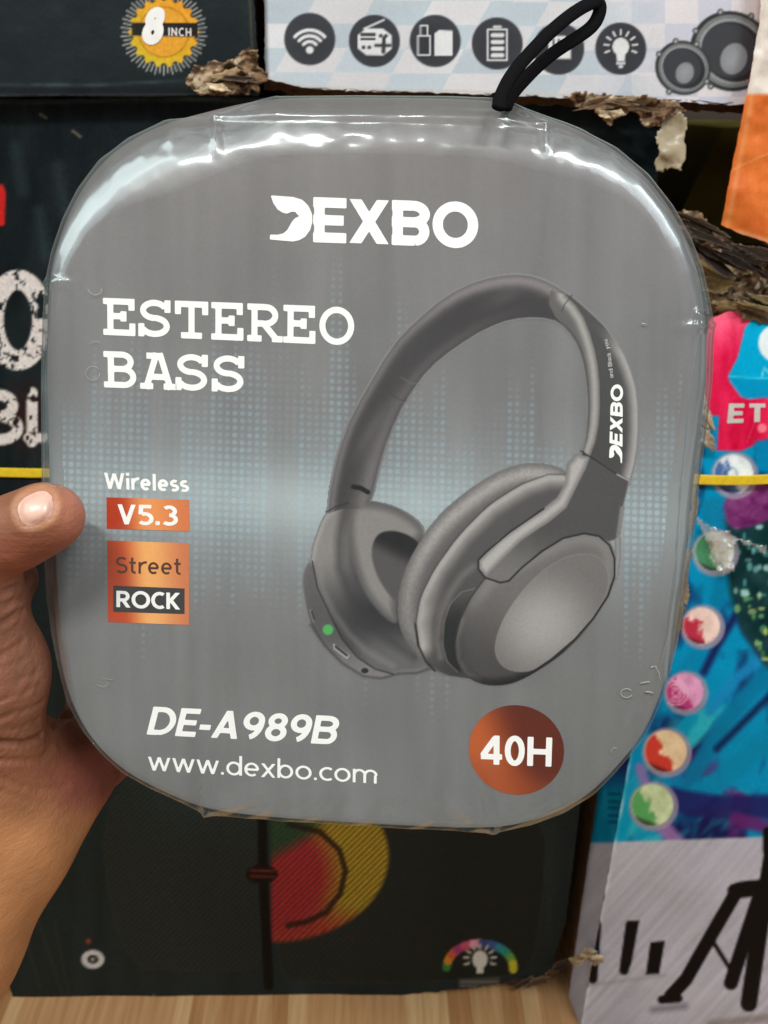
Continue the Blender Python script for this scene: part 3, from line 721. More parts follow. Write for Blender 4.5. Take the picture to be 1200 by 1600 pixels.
    for k in range(9):
        a = math.radians(-200 + k * 27.5); t.line([(750 + 18 * math.cos(a), 1499 + 17 * math.sin(a)), (750 + 25 * math.cos(a), 1499 + 23 * math.sin(a))], 3.2, (196, 194, 186), 2)
    t.fill([(716, 1529), (781, 1526), (781, 1543), (716, 1545)], (74, 72, 68), 2.5, .8)
    for k in range(6): t.line([(721 + k * 10, 1534), (728 + k * 10, 1534)], 3, (140, 136, 130), 2, .7); t.line([(721 + k * 10, 1540), (727 + k * 10, 1540)], 2.5, (128, 124, 118), 2, .6)
    for a, b in (((60, 1440), (100, 1560)), ((85, 1440), (108, 1555)), ((40, 1460), (62, 1545))): t.line([a, b], 3, (74, 70, 60), 5, .35)
    # scuffs
    for (a, b) in (((62, 178), (72, 184)), ((113, 204), (126, 214)), ((228, 1558), (246, 1582)), ((330, 190), (340, 200)), ((240, 1555), (236, 1570))): t.line([a, b], 3, (150, 138, 110), 2.5, .7)
    for (sx, sy) in ((150, 300), (90, 260), (180, 340), (60, 330), (24, 230)): t.line([(sx, sy), (sx + 12, sy + 70)], 16, (60, 78, 80), 16, .35)
sheet('printed_face', -260, 1040, 148, 1600, 2.6, P_stack.put, paintF, inkF, tF, None, wave(170, .006, 2), snap=ragged(qF, 4, 9))
carton_body(tF, P_stack, qF, .38, black_board, .001)
flaps('torn_corner', [(-10, 1500), (14, 1540), (34, 1590), (20, 1612), (-20, 1612)], P_stack, .002, kraft_pale, tF, 12, (16, 36), 17, .5, angle=60)
strip3('torn_rim', [(20, 1594), (230, 1583), (450, 1568), (600, 1556), (850, 1524)], -1, 4, P_stack, .0015, .0005, kraft_dark, tF, 150)
flaps('torn_corner', [(812, 1530), (862, 1512), (878, 1500), (880, 1522), (850, 1536), (816, 1540)], P_stack, .002, kraft, tF, 8, (20, 50), 19, .26, angle=-25)

# ---- red, blue and teal carton (right)
tE = thing('blue_microphone_carton', 'red and teal-blue carton with round picture bubbles above a pale print of a black tripod', 'carton', P_right.put([(1080, 1600)])[0])
inkE = ink_mat('glossy colour print', .5, .08, .0, .15, 220, .07, 500, .5, 14)
edge = lambda y: 1109 - .183 * (y - 500)
qE = [(1109, 498), (1140, 486), (1200, 490), (1420, 470), (1300, 1900), (853, 1900), (910, 1587), (985, 1177)]
BUB = [(1146, 741, 34, (216, 226, 232), (60, 90, 150)), (1116, 862, 34, (208, 214, 206), (60, 130, 90)), (1096, 978, 32, (226, 200, 190), (176, 36, 60)), (1070, 1081, 32, (214, 150, 190), (176, 50, 110)), (1040, 1174, 36, (226, 200, 160), (200, 50, 40)), (1019, 1258, 36, (190, 206, 160), (80, 160, 90))]
def paintE(t):
    x, y = t.P.T
    a = fbm(x / 70 + y / 200, y / 120 - x / 160, 5); b = fbm((x + y) / 60, (y - x * .8) / 170, 12)
    c0 = np.array([0, 136, 182]); c1 = np.array([18, 26, 78]); c2 = np.array([40, 170, 190]); c3 = np.array([96, 40, 110])
    k = np.clip((a - .5) * 6, 0, 1)[:, None]; t.c[:] = c0 * (1 - k) + c1 * k
    k = np.clip((b - .6) * 7, 0, 1)[:, None]; t.c[:] = t.c * (1 - k) + c2 * k
    k = (np.clip((fbm(x / 50, y / 50, 33) - .6) * 8, 0, 1) * np.clip((y - 1160) / 60, 0, 1) )[:, None]; t.c[:] = t.c * (1 - k) + c3 * k
    # folds of blue cloth
    for pts, w, c in (([(1200, 1050), (1130, 1130), (1090, 1200), (1060, 1260)], 26, (0, 116, 160)), ([(1210, 1080), (1160, 1130), (1120, 1170)], 10, (14, 24, 70)), ([(1120, 990), (1080, 1040), (1060, 1080)], 30, (0, 126, 170)),
                      ([(1150, 960), (1120, 1010), (1100, 1050)], 12, (22, 22, 76)), ([(1200, 1020), (1150, 1060), (1110, 1110)], 18, (20, 130, 186)), ([(1210, 1140), (1150, 1200), (1080, 1250)], 34, (0, 130, 172)),
                      ([(1210, 1260), (1120, 1262), (1050, 1250)], 38, (30, 30, 92)), ([(1190, 1290), (1150, 1280)], 22, (96, 34, 104)), ([(1000, 1200), (1010, 1230)], 16, (140, 110, 170)), ([(1035, 1290), (1060, 1320)], 24, (150, 110, 170)), ([(975, 1240), (965, 1310)], 30, (0, 150, 186)),
                      ([(1130, 900), (1120, 940)], 22, (0, 118, 160)), ([(1160, 970), (1200, 1030)], 18, (40, 40, 110)), ([(1080, 1120), (1060, 1150)], 22, (0, 140, 180))):
        t.line(pts, w, c, 9, .9)
    # bokeh field
    bk = [(1128, 810), (1230, 800), (1230, 1050), (1200, 1045), (1160, 990), (1140, 930)]
    t.fill(bk, lambda P, sd: np.array([16, 52, 56]) + (fbm(P[:, 0] / 20, P[:, 1] / 20, 3)[:, None] - .5) * 40, 12)
    rg = random.Random(5)
    for k in range(70):
        bx, by = rg.uniform(1140, 1225), rg.uniform(820, 1040)
        if bx < 1140 + max(0, by - 930) * .55: continue
        up_ = by < 930
        t.fill(ell(bx, by, rg.uniform(2, 7), rg.uniform(2, 7)), rg.choice([(120, 190, 190), (70, 140, 140), (160, 206, 200)] if up_ else [(120, 170, 110), (170, 190, 110), (80, 140, 90)]), 3, rg.uniform(.5, .95))
    # purple flower
    t.fill(smooth([(1120, 780), (1200, 745), (1230, 760), (1230, 800), (1180, 822), (1140, 830)], 2), lambda P, sd: np.array([110, 46, 104]) + (fbm(P[:, 0] / 12, P[:, 1] / 12, 3)[:, None] - .5) * 60, 6)
    t.fill([(1098, 780), (1130, 775), (1135, 830), (1100, 840)], (10, 120, 160), 8, .8)
    # red field, blue cap
    t.fill([(1100, 480), (1240, 480), (1240, 676), (1190, 690), (1158, 705), (1120, 704), (1124, 650), (1095, 648)], lambda P, sd: np.array([206, 24, 70]) + (fbm(P[:, 0] / 14, P[:, 1] / 40, 2)[:, None] - .5) * 50 + np.clip((560 - P[:, 1:2]) / 60, 0, 1) * np.array([30, 60, 50]), 4)
    t.line([(1186, 640), (1168, 690)], 1.5, (230, 90, 120), 2, .6)
    t.fill([(1180, 690), (1240, 680), (1240, 750), (1180, 735)], (0, 126, 176), 8)
    hx = [(1178, 496), (1240, 470), (1240, 640), (1196, 620), (1172, 624), (1158, 620), (1140, 596), (1138, 586), (1152, 560), (1164, 512)]
    t.fill(hx, (0, 158, 204), 3); t.line([(1140, 588), (1170, 590), (1240, 592)], 2, (80, 200, 226), 2, .7)
    t.fill([(1142, 592), (1240, 594), (1240, 640), (1196, 622), (1160, 621)], (0, 134, 180), 3, .8)
    t.fill(ell(1212, 536, 27, 29), (214, 226, 230), 3)
    t.line([(1190, 590), (1194, 574), (1200, 582), (1206, 570)], 2, (150, 214, 230), 2, .8)
    t.fill(ell(1191, 669, 7, 7), (236, 120, 140), 3)
    for bx, by, r, ca, cb in BUB:
        t.fill(ell(bx + 2, by + 2, r + 3, r + 3), (150, 140, 160), 3, .85)
        t.fill(ell(bx, by, r - 3, r - 3), lambda P, sd: np.array(ca) + (fbm(P[:, 0] / 14, P[:, 1] / 14, int(bx))[:, None] - .5) * 50, 2.5)
        t.fill(ell(bx, by, r - 4, r - 4), cb, 3, .92, lambda P: np.clip(.5 + ((bx - P[:, 0]) * .9 + (P[:, 1] - by) * .55 - 4 + (fbm(P[:, 0] / 12, P[:, 1] / 12, int(by)) - .5) * 34) / 8, 0, 1))
        t.fill(ell(bx, by, r - 4, r - 4), (40, 16, 30), 3, .8, lambda P: np.clip(((P[:, 1] - by) * .9 + (bx - P[:, 0]) * .35 - r * .62) / 7, 0, 1))
    for r in (4, 9, 14, 19): t.line(arc(1056, 1083, r, r, -130, 130, 14) if r > 4 else ell(1056, 1083, 5, 5) + [(1061, 1083)], 2, (236, 190, 214), 2, .8)
    t.line(ell(1140, 742, 12, 12) + [(1152, 742)], 3, (120, 150, 190), 2.5, .8)
    # pale lower print
    lowp = lambda P: np.clip((P[:, 1] - (1316 - (P[:, 0] - 950) * .035)) / 4 + .5, 0, 1)
    k = lowp(t.P)[:, None]
    t.line([(985, 1177), (910, 1587), (853, 1900)], 6, (226, 228, 236), 4, .0)
    br = fbm((x + y * .9) / 8, (x - y * .9) / 260, 9)[:, None]
    pale = np.array([176, 176, 188]) + (br - .5) * 34 + (fbm(x / 120, y / 120, 3)[:, None] - .5) * 26
    t.c[:] = t.c * (1 - k) + pale * k
    t.line([(1040, 900), (985, 1177), (910, 1587), (853, 1900)], 7, (224, 226, 236), 5, .7, lambda P: np.clip(fbm(P[:, 0] / 30, P[:, 1] / 30, 66) * 2 - .4, 0, 1))  # glossy light streak on the fold edge, painted into the print colour
    K = (12, 12, 14)
    t.line([(932, 1446), (926, 1530)], 15, K, 3); t.line([(985, 1446), (975, 1516)], 15, K, 3); t.fill([(979, 1440), (999, 1438), (986, 1508), (974, 1522), (969, 1516)], K, 3)
    t.fill([(1016, 1472), (1039, 1470), (1030, 1522), (1009, 1523)], K, 2.5); t.line([(918, 1540), (1040, 1524)], 4, (140, 138, 152), 6, .7)
    t.fill(smooth([(1136, 1384), (1160, 1376), (1200, 1374), (1200, 1396), (1160, 1404), (1138, 1402)], 1), K, 3)
    t.line([(1148, 1398), (1112, 1460), (1072, 1530), (1048, 1556)], 21, K, 3); t.line([(1034, 1562), (1060, 1560)], 13, K, 3)
    t.line([(1112, 1468), (1142, 1516)], 7, K, 3)
    t.line([(1190, 1390), (1160, 1480), (1142, 1536)], 22, K, 3); t.line([(1212, 1300), (1186, 1460), (1170, 1568)], 26, K, 3); t.line([(1200, 1300), (1200, 1330)], 16, K, 3)
    t.line([(1020, 1578), (1070, 1572)], 9, (110, 108, 122), 10, .8); t.line([(1110, 1600), (1200, 1590)], 12, (120, 112, 104), 8, .6)
def keepE(P): return (poly_sd(P, qE) + (fbm(P[:, 0] / 12, P[:, 1] / 12, 6, 3) - .4) * 8 * (P[:, 1] < 700) < 0)
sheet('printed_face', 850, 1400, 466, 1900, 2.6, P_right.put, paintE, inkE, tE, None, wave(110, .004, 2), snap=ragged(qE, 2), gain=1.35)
e_top, e_bot = P_right.put([(1109, 500)])[0], P_right.put([(853, 1900)])[0]
s_top, s_bot = P_stack.put([(1085, 520)])[0], P_stack.put([(872, 1660)])[0]
nrm = np.cross(e_bot - e_top, s_bot - e_top); P_side = Plane(e_top, nrm if nrm[1] < 0 else -nrm)
qS = [(1108, 500), (985, 1177), (910, 1587), (853, 1900), (810, 1900), (884, 1592), (905, 1440), (934, 1240), (1052, 760), (1078, 560)]
def paintS(t):
    x, y = t.P.T
    n = fbm(x / 10, y / 60, 3)[:, None]
    c = np.array([20, 140, 180]) + (n - .5) * 50
    cor = np.array([150, 126, 96]) + (n - .5) * 60
    pale = np.array([182, 182, 196]) + (fbm((x + y) / 9, (x - y) / 100, 3)[:, None] - .5) * 26
    k = np.clip((y - 1110) / 60, 0, 1)[:, None]; t.c[:] = cor * (1 - k) + c * k
    k = np.clip((y - 1314) / 5, 0, 1)[:, None]; t.c[:] = t.c * (1 - k) + pale * k
    nv = np.clip(1 - np.abs(y - 1190) / 50, 0, 1)[:, None]; t.c[:] = t.c * (1 - nv) + np.array([30, 40, 110]) * nv
    for yy in (1240, 1252, 1262, 1274, 1284): t.line([(952, yy), (968, yy + 1)], 4, (10, 50, 80), 3, .6)
sheet('side_face', 800, 1112, 500, 1900, 2.6, P_side.put, paintS, inkE, tE, None, wave(60, .003, 2), snap=ragged(qS, 1.5), gain=1.3)
# carton block behind both faces
fr = P_right.put([(1109, 500), (1420, 472), (1300, 1900), (853, 1900)], -.002)
sd_ = [P_side.put([(1080, 540)], -.002)[0], P_side.put([(812, 1900)], -.002)[0]]
V = [fr[0], fr[1], fr[2], fr[3], sd_[0], sd_[1]]
bk = [v + np.array([0, .3, 0]) for v in V]
V = V + bk
mesh('board_shell', V, [(0, 1, 2, 3), (4, 0, 3, 5), (7, 6, 9, 8), (6, 10, 11, 9), (1, 7, 8, 2), (4, 10, 6, 0), (0, 6, 7, 1), (5, 3, 9, 11), (3, 2, 8, 9), (4, 5, 11, 10)], board, tE, False)
letters('red_field_lettering', 'ET', [(1139, 631), (1196, 631), (1196, 659), (1136, 661)], .22, ink_soft, P_right.put, over(110, .004, 2), tE, gap=.2)
flaps('board_tear', [(898, 1486), (915, 1480), (930, 1474), (942, 1492), (940, 1506), (910, 1504), (892, 1500)], P_right, .003, kraft_pale, tE, 9, (14, 32), 7, .5, ((200, 186, 160), (150, 128, 100)))
flaps('board_tear', [(1100, 560), (1094, 700), (1096, 760), (1078, 860), (1066, 985), (1046, 1000), (1050, 850), (1076, 600)], P_right, .001, kraft, tE, 26, (40, 90), 23, .3, ((150, 124, 92), (120, 96, 72), (176, 152, 118)), curl=.002, angle=98)
flaps('board_tear', [(1092, 590), (1112, 640), (1116, 672), (1108, 700), (1096, 690)], P_right, .006, kraft_pale, tE, 6, (22, 50), 25, .4, ((196, 176, 148),), curl=.003, angle=70)
PC = Plane((0, .60, 0), (0, -1, 0))
t1 = crumple('crushed_cardboard', [(1046, 330), (1090, 330), (1124, 360), (1150, 380), (1220, 392), (1240, 520), (1180, 512), (1130, 500), (1108, 510), (1090, 480), (1076, 420)], PC, .02, .024, kraft, None, 2.6, 60, 31)
tag(t1, 'crushed brown cardboard flap lying on top of the red and blue carton', 'cardboard')
flaps('loose_ply', [(1080, 420), (1120, 400), (1200, 420), (1210, 490), (1130, 500), (1100, 470)], PC, .034, kraft, t1, 6, (70, 130), 37, .3, ((140, 122, 84), (110, 92, 62), (84, 68, 48)), curl=.008, spread=.010, angle=20)
t2 = flaps('torn_cardboard', [(1076, 335), (1104, 338), (1126, 368), (1200, 392), (1230, 410), (1225, 424), (1160, 414), (1116, 412), (1086, 396)], Plane((0, .59, 0), (0, -1, 0)), .03, kraft_dark, None, 11, (60, 120), 33, .2, ((60, 48, 38), (38, 30, 25), (90, 74, 60)), (150, 136, 116), .006, .012, 25)
tag(t2, 'dark torn cardboard edge hanging just below the orange carton', 'cardboard')
olive = plain_mat('olive printed board', (96, 92, 30), .6, .3, .2, 40, .2)
tO = carton_body(None, Plane((0, .70, 0), (0, -1, 0)), [(1128, 200), (1300, 200), (1300, 380), (1040, 380)], .2, olive, 0, 'olive_carton')
tag(tO, 'olive green carton half hidden in the dark gap beside the orange carton', 'carton')

# ---- clear plastic strip and yellow strapping
def band(name, pts3, w, th, mat, parent=None, updir=(0, 0, 1)):
    V = []; Fc = []
    u = np.array(updir, float)
    for p in pts3:
        p = np.array(p)
        for a, b in ((-1, 0), (1, 0), (1, 1), (-1, 1)): V.append(p + u * a * w / 2 + np.array([0, -1, 0]) * b * th)
    n = len(pts3)
    for i in range(n - 1):
        for k in range(4): Fc.append((i * 4 + k, (i + 1) * 4 + k, (i + 1) * 4 + (k + 1) % 4, i * 4 + (k + 1) % 4))
    Fc += [(3, 2, 1, 0), tuple((n - 1) * 4 + k for k in range(4))]
    o = mesh(name, V, Fc, mat, parent, False)
    bv = o.modifiers.new('round', 'BEVEL'); bv.width = th * .4; bv.segments = 2
    return o
yel = plain_mat('yellow plastic strapping', (236, 204, 42), .35, .5, .1, 300, .3, 600)
pts = [P_stack.put([(x, 737 + (x + 200) * .002 + 1.2 * math.sin(x / 60))], .004)[0] for x in range(-260, 1000, 30)] + \
      [P_right.put([(x, 749 - (x - 1090) * .012 + 1.5 * math.sin(x / 35))], .005)[0] for x in range(1090, 1400, 20)]
sb = band('strapping_band', pts, .0072, .0014, yel)
tag(sb, 'yellow plastic strap drawn tight across the black and blue cartons', 'strap')
clear, nt, b = nodes('clear plastic')
for n in list(nt.nodes):
    if n.type != 'OUTPUT_MATERIAL': nt.nodes.remove(n)
out = [n for n in nt.nodes if n.type == 'OUTPUT_MATERIAL'][0]
tr = nt.nodes.new('ShaderNodeBsdfTransparent'); gl = nt.nodes.new('ShaderNodeBsdfGlossy'); gl.inputs['Roughness'].default_value = .15
df = nt.nodes.new('ShaderNodeBsdfDiffuse'); df.inputs[0].default_value = (.7, .7, .66, 1)
m1 = nt.nodes.new('ShaderNodeMixShader'); m1.inputs[0].default_value = .22
m2 = nt.nodes.new('ShaderNodeMixShader'); m2.inputs[0].default_value = .18
nt.links.new(tr.outputs[0], m1.inputs[1]); nt.links.new(gl.outputs[0], m1.inputs[2]); nt.links.new(m1.outputs[0], m2.inputs[1]); nt.links.new(df.outputs[0], m2.inputs[2]); nt.links.new(m2.outputs[0], out.inputs[0])
cp = crumple('clear_plastic_tape', [(1086, 806), (1104, 818), (1150, 836), (1200, 856), (1200, 866), (1155, 848), (1140, 870), (1150, 890), (1130, 908), (1112, 870), (1096, 840)], P_right, .006, .008, clear, None, 3, 12, 41, .0003)
tag(cp, 'crinkled clear plastic tape stuck to the blue carton below the yellow strap', 'tape')

# ------------------------------------------------------------------ the held headphone box
nc = np.array([-.026, -.112, 1.0]); nc /= np.linalg.norm(nc)
BN = RIGHT * nc[0] + UP * nc[1] - FWD * nc[2]
B0 = at_depth(585, 740, .29)
PB = Plane(B0, BN)
SIL = [(440, 153), (560, 152), (700, 154), (770, 157), (800, 164), (850, 182), (905, 203), (960, 233), (1010, 275), (1047, 325), (1074, 375), (1091, 425), (1100, 480), (1104, 520), (1103, 600), (1093, 680), (1081, 760), (1073, 850), (1064, 930), (1055, 1000), (1044, 1050), (1027, 1100), (1004, 1151), (960, 1202), (925, 1238), (880, 1266), (830, 1284), (770, 1295), (650, 1291), (500, 1283), (400, 1275), (330, 1266), (290, 1253), (238, 1229), (194, 1205), (160, 1174), (133, 1140), (110, 1095), (95, 1040), (88, 990), (84, 930), (82, 850), (78, 760), (74, 600), (74, 500), (77, 440), (86, 395), (102, 345), (126, 297), (160, 252), (205, 218), (262, 191), (335, 172), (390, 159)]
FILM = [(437, 150), (560, 149), (700, 150), (788, 153), (803, 162), (852, 180), (907, 200), (962, 229), (1013, 271), (1052, 321), (1080, 371), (1099, 421), (1111, 478), (1117, 508), (1113, 600), (1103, 680), (1092, 760), (1083, 850), (1072, 930), (1060, 1000), (1046, 1056), (1030, 1104), (1006, 1155), (963, 1206), (928, 1242), (882, 1271), (832, 1289), (771, 1302), (650, 1296), (500, 1287), (400, 1280), (322, 1273), (286, 1256), (236, 1233), (191, 1208), (157, 1177), (129, 1143), (104, 1097), (90, 1040), (80, 990), (72, 930), (68, 850), (65, 760), (64, 600), (66, 500), (70, 441), (80, 392), (97, 342), (121, 294), (155, 249), (201, 214), (258, 187), (333, 181), (392, 160)]
def resample(pts, n, sm=0):
    q = np.array(pts + [pts[0]], float); d = np.concatenate([[0], np.cumsum(np.linalg.norm(np.diff(q, axis=0), axis=1))])
    s = np.linspace(0, d[-1], n, endpoint=False)
    r = np.column_stack([np.interp(s, d, q[:, 0]), np.interp(s, d, q[:, 1])])
    for _ in range(sm): r = .5 * r + .25 * np.roll(r, 1, 0) + .25 * np.roll(r, -1, 0)
    return r
def inward(r):
    t = np.roll(r, -5, 0) - np.roll(r, 5, 0); n = np.column_stack([-t[:, 1], t[:, 0]]); n /= np.linalg.norm(n, axis=1)[:, None]
    c = r.mean(0); s = np.sign(((c - r) * n).sum(1)); return n * np.median(s)
def rim_width(r):
    """how broad the rounded shoulder is, seen from the front, round the outline (photo pixels)"""
    x, y = r.T
    topw = 66 * np.clip((330 - y) / 120, 0, 1) * np.where(x > 880, .8, 1)
    return 9 + 10 * np.clip((1150 - y) / 100, 0, 1) + topw + 14 * np.clip((x - 1000) / 60, 0, 1) * (y < 1150) + 26 * np.clip((470 - y) / 150, 0, 1) * (x < 300) * .8
NB = 640
sil = resample(smooth(SIL, 1), NB, 14)
wid = rim_width(sil)
for _ in range(120): wid = .5 * wid + .25 * np.roll(wid, 1) + .25 * np.roll(wid, -1)
face = sil + inward(sil) * wid[:, None]
face = .5 * face + .25 * np.roll(face, 6, 0) + .25 * np.roll(face, -6, 0)
mpp = .29 / F
def gray_print(x, y):
    """the printed ground: warm grey with a paler misty band across the middle"""
    base = np.array([117, 116, 116.])
    g = np.zeros((len(x), 3)) + base
    yy = y - .045 * (x - 585)
    band = np.exp(-((yy - 800) / 125) ** 2); narrow = np.exp(-((yy - 790) / 55) ** 2)
    g = g + band[:, None] * np.array([21, 27, 28]) + narrow[:, None] * np.array([26, 30, 29]) * (.6 + .4 * np.cos((x - 500) / 160))[:, None]
    topk = np.clip((520 - yy) / 360, 0, 1)[:, None]; g = g + topk * np.array([3, -1, -2])
    botk = np.clip((yy - 950) / 300, 0, 1)[:, None]; g = g + botk * np.array([-1, 1, 0])
    st = fbm(x / 40, y / 700, 71, 3); st2 = fbm(x / 14, y / 260, 75, 2); g = g + ((st - .5) * 18 + (st2 - .5) * 3)[:, None]
    cl = fbm(x / 180, y / 140, 72, 3); g = g + ((cl - .5) * 14)[:, None]
    return g
def paint_panel(t):
    x, y = t.P.T
    t.c[:] = gray_print(x, y)
    xs = x + .012 * (y - 800); ys = y - .046 * (x - 585)
    px_, py_ = 11.6, 11.4
    ci = np.floor(xs / px_); fx = xs / px_ - ci - .5; ri = np.floor(ys / py_); fy = ys / py_ - ri - .5
    grp = np.floor(ci / 4)
    hu = 90 + 340 * hsh(grp, 3, 1) ** .8 * (.35 + .65 * hsh(ci, 7, 2)); hd = 70 + 330 * hsh(grp, 9, 5) ** 1.6 * (.3 + .7 * hsh(ci, 2, 9))
    cy = 790 - 785 * 0
    up = (780 - ys) / hu; dn = (ys - 800) / hd
    top = np.clip(1.0 - up, 0, 1); bot = np.clip(1.0 - dn, 0, 1)
    k = np.where(ys < 780, top, np.where(ys > 800, bot, 1.0))
    a = np.clip(k * 5, 0, 1) * (.35 + .3 * hsh(ci, ri, 4)) * np.clip(.35 + k * .9, 0, 1)
    vis = np.where(hsh(grp, 4, 4) > .25, 1, .35)
    size = .34 + .12 * k
    dot = np.clip((size - np.hypot(fx, fy)) / .16, 0, 1)
    k = k
    mid = np.exp(-((ys - 790) / 60) ** 2)
    col = np.array([138, 160, 169.])[None] + (mid * 26)[:, None]
    al = np.clip(dot * a * vis * 1.25, 0, .85)
    t.c[:] = t.c * (1 - al[:, None]) + col * al[:, None]
    # hair of finer noise columns
    tt = np.clip(1 - np.abs(ys - 790) / (130 + 160 * hsh(ci, 1, 31)), 0, 1) * .22
    t.c[:] = t.c + (tt * np.where(hsh(ci, 5, 5) > .4, 1, 0) * 10)[:, None] * np.array([.5, 1, 1.1])

BOXT = thing('headphone_box', 'grey rounded square headphone box in clear shrink film, held by the hand', 'box', PB.put([(585, 740)], -.03)[0])
def max_turn(r):
    """the shoulder turns fully over at the top and sides but is only a shallow chamfer along the bottom"""
    k = np.clip((r[:, 1] - 950) / 180, 0, 1); k = k * k * (3 - 2 * k)
    return np.radians(90 - 62 * k)
def body_rings(outer, inner, w, depthscale, lift0, back, n=7):
    rings = []; dep = np.clip(w * mpp * depthscale, .003, .02)
    P = []
    for k in range(n + 1):
        am = max_turn(outer); a = k / n * am
        px = inner + (outer - inner) * (np.sin(a) / np.sin(am))[:, None]
        rings.append(PB.put(px, lift0 - dep * (1 - np.cos(a)))); P.append(px)
    last = rings[-1]; c = last.mean(0)
    rings.append(last - BN * back * .5 + (c - last) * .0); rings.append(last - BN * back)
    P += [outer, outer]
    rings.append(last - BN * (back + .003) + (c - last) * .03); P.append(outer)
    return rings, P
rings, RP = body_rings(sil, face, wid, .85, 0.0, .06)
V = np.concatenate(rings + [PB.put([face.mean(0)], 0.0), [rings[-1].mean(0)]])
Fc = []
nr = len(rings)
for k in range(nr - 1):
    for i in range(NB):
        j = (i + 1) % NB; Fc.append((k * NB + i, k * NB + j, (k + 1) * NB + j, (k + 1) * NB + i))
c0 = nr * NB
for i in range(NB):
    j = (i + 1) % NB; Fc.append((c0, j, i)); Fc.append((c0 + 1, (nr - 1) * NB + i, (nr - 1) * NB + j))
# orient outward
pxs = np.concatenate(RP + [[face.mean(0)], [face.mean(0)]])
cc = lin(np.clip(gray_print(pxs[:, 0], pxs[:, 1]), 0, 255))
box_ink = ink_mat('satin printed card', .42, .35, 0, .08, 500, .05, 1500, 0)
bodyo = mesh('box_body', V, [f[::-1] for f in Fc], box_ink, BOXT, True, cc)
fin = [tuple(p) for p in (face + inward(face) * 1.5)]
sheet('printed_panel', 80, 1090, 160, 1290, 2.0, PB.put, paint_panel, box_ink, BOXT, lambda P: poly_sd(P, fin[::5]) < 0, lambda P: 8e-5)

# ---- headphone picture
def C1(l): return [(a / 2 + 460, b / 2 + 400) for a, b in l]
def C2(l): return [(a / 2.143 + 460, b / 2.143 + 700) for a, b in l]
OUT = C1([(104, 806), (112, 730), (130, 640), (148, 580), (170, 520), (205, 450), (240, 390), (278, 325), (320, 265), (360, 222), (400, 185), (450, 143), (500, 110), (550, 86), (600, 70), (650, 60), (700, 57), (740, 62), (780, 75), (820, 95), (860, 122), (895, 150), (930, 182), (968, 218), (1000, 262), (1030, 312), (1050, 362), (1064, 410), (1071, 470), (1072, 540), (1068, 600), (1060, 650), (1045, 705)])
INN = C1([(234, 772), (246, 740), (265, 660), (286, 590), (310, 530), (338, 470), (370, 420), (402, 375), (440, 335), (484, 300), (530, 268), (575, 240), (620, 218), (660, 203), (700, 195), (740, 192), (780, 194), (815, 202), (842, 220), (862, 242), (880, 268), (893, 298), (904, 335), (911, 375), (916, 420), (918, 470), (916, 520), (911, 570), (902, 605), (890, 650), (868, 695), (850, 735)])
def mixc(a, b, k): return np.array(a, float) * (1 - k[:, None]) + np.array(b, float) * k[:, None]
def ss(x, a, b):
    t = np.clip((x - a) / (b - a), 0, 1); return t * t * (3 - 2 * t)
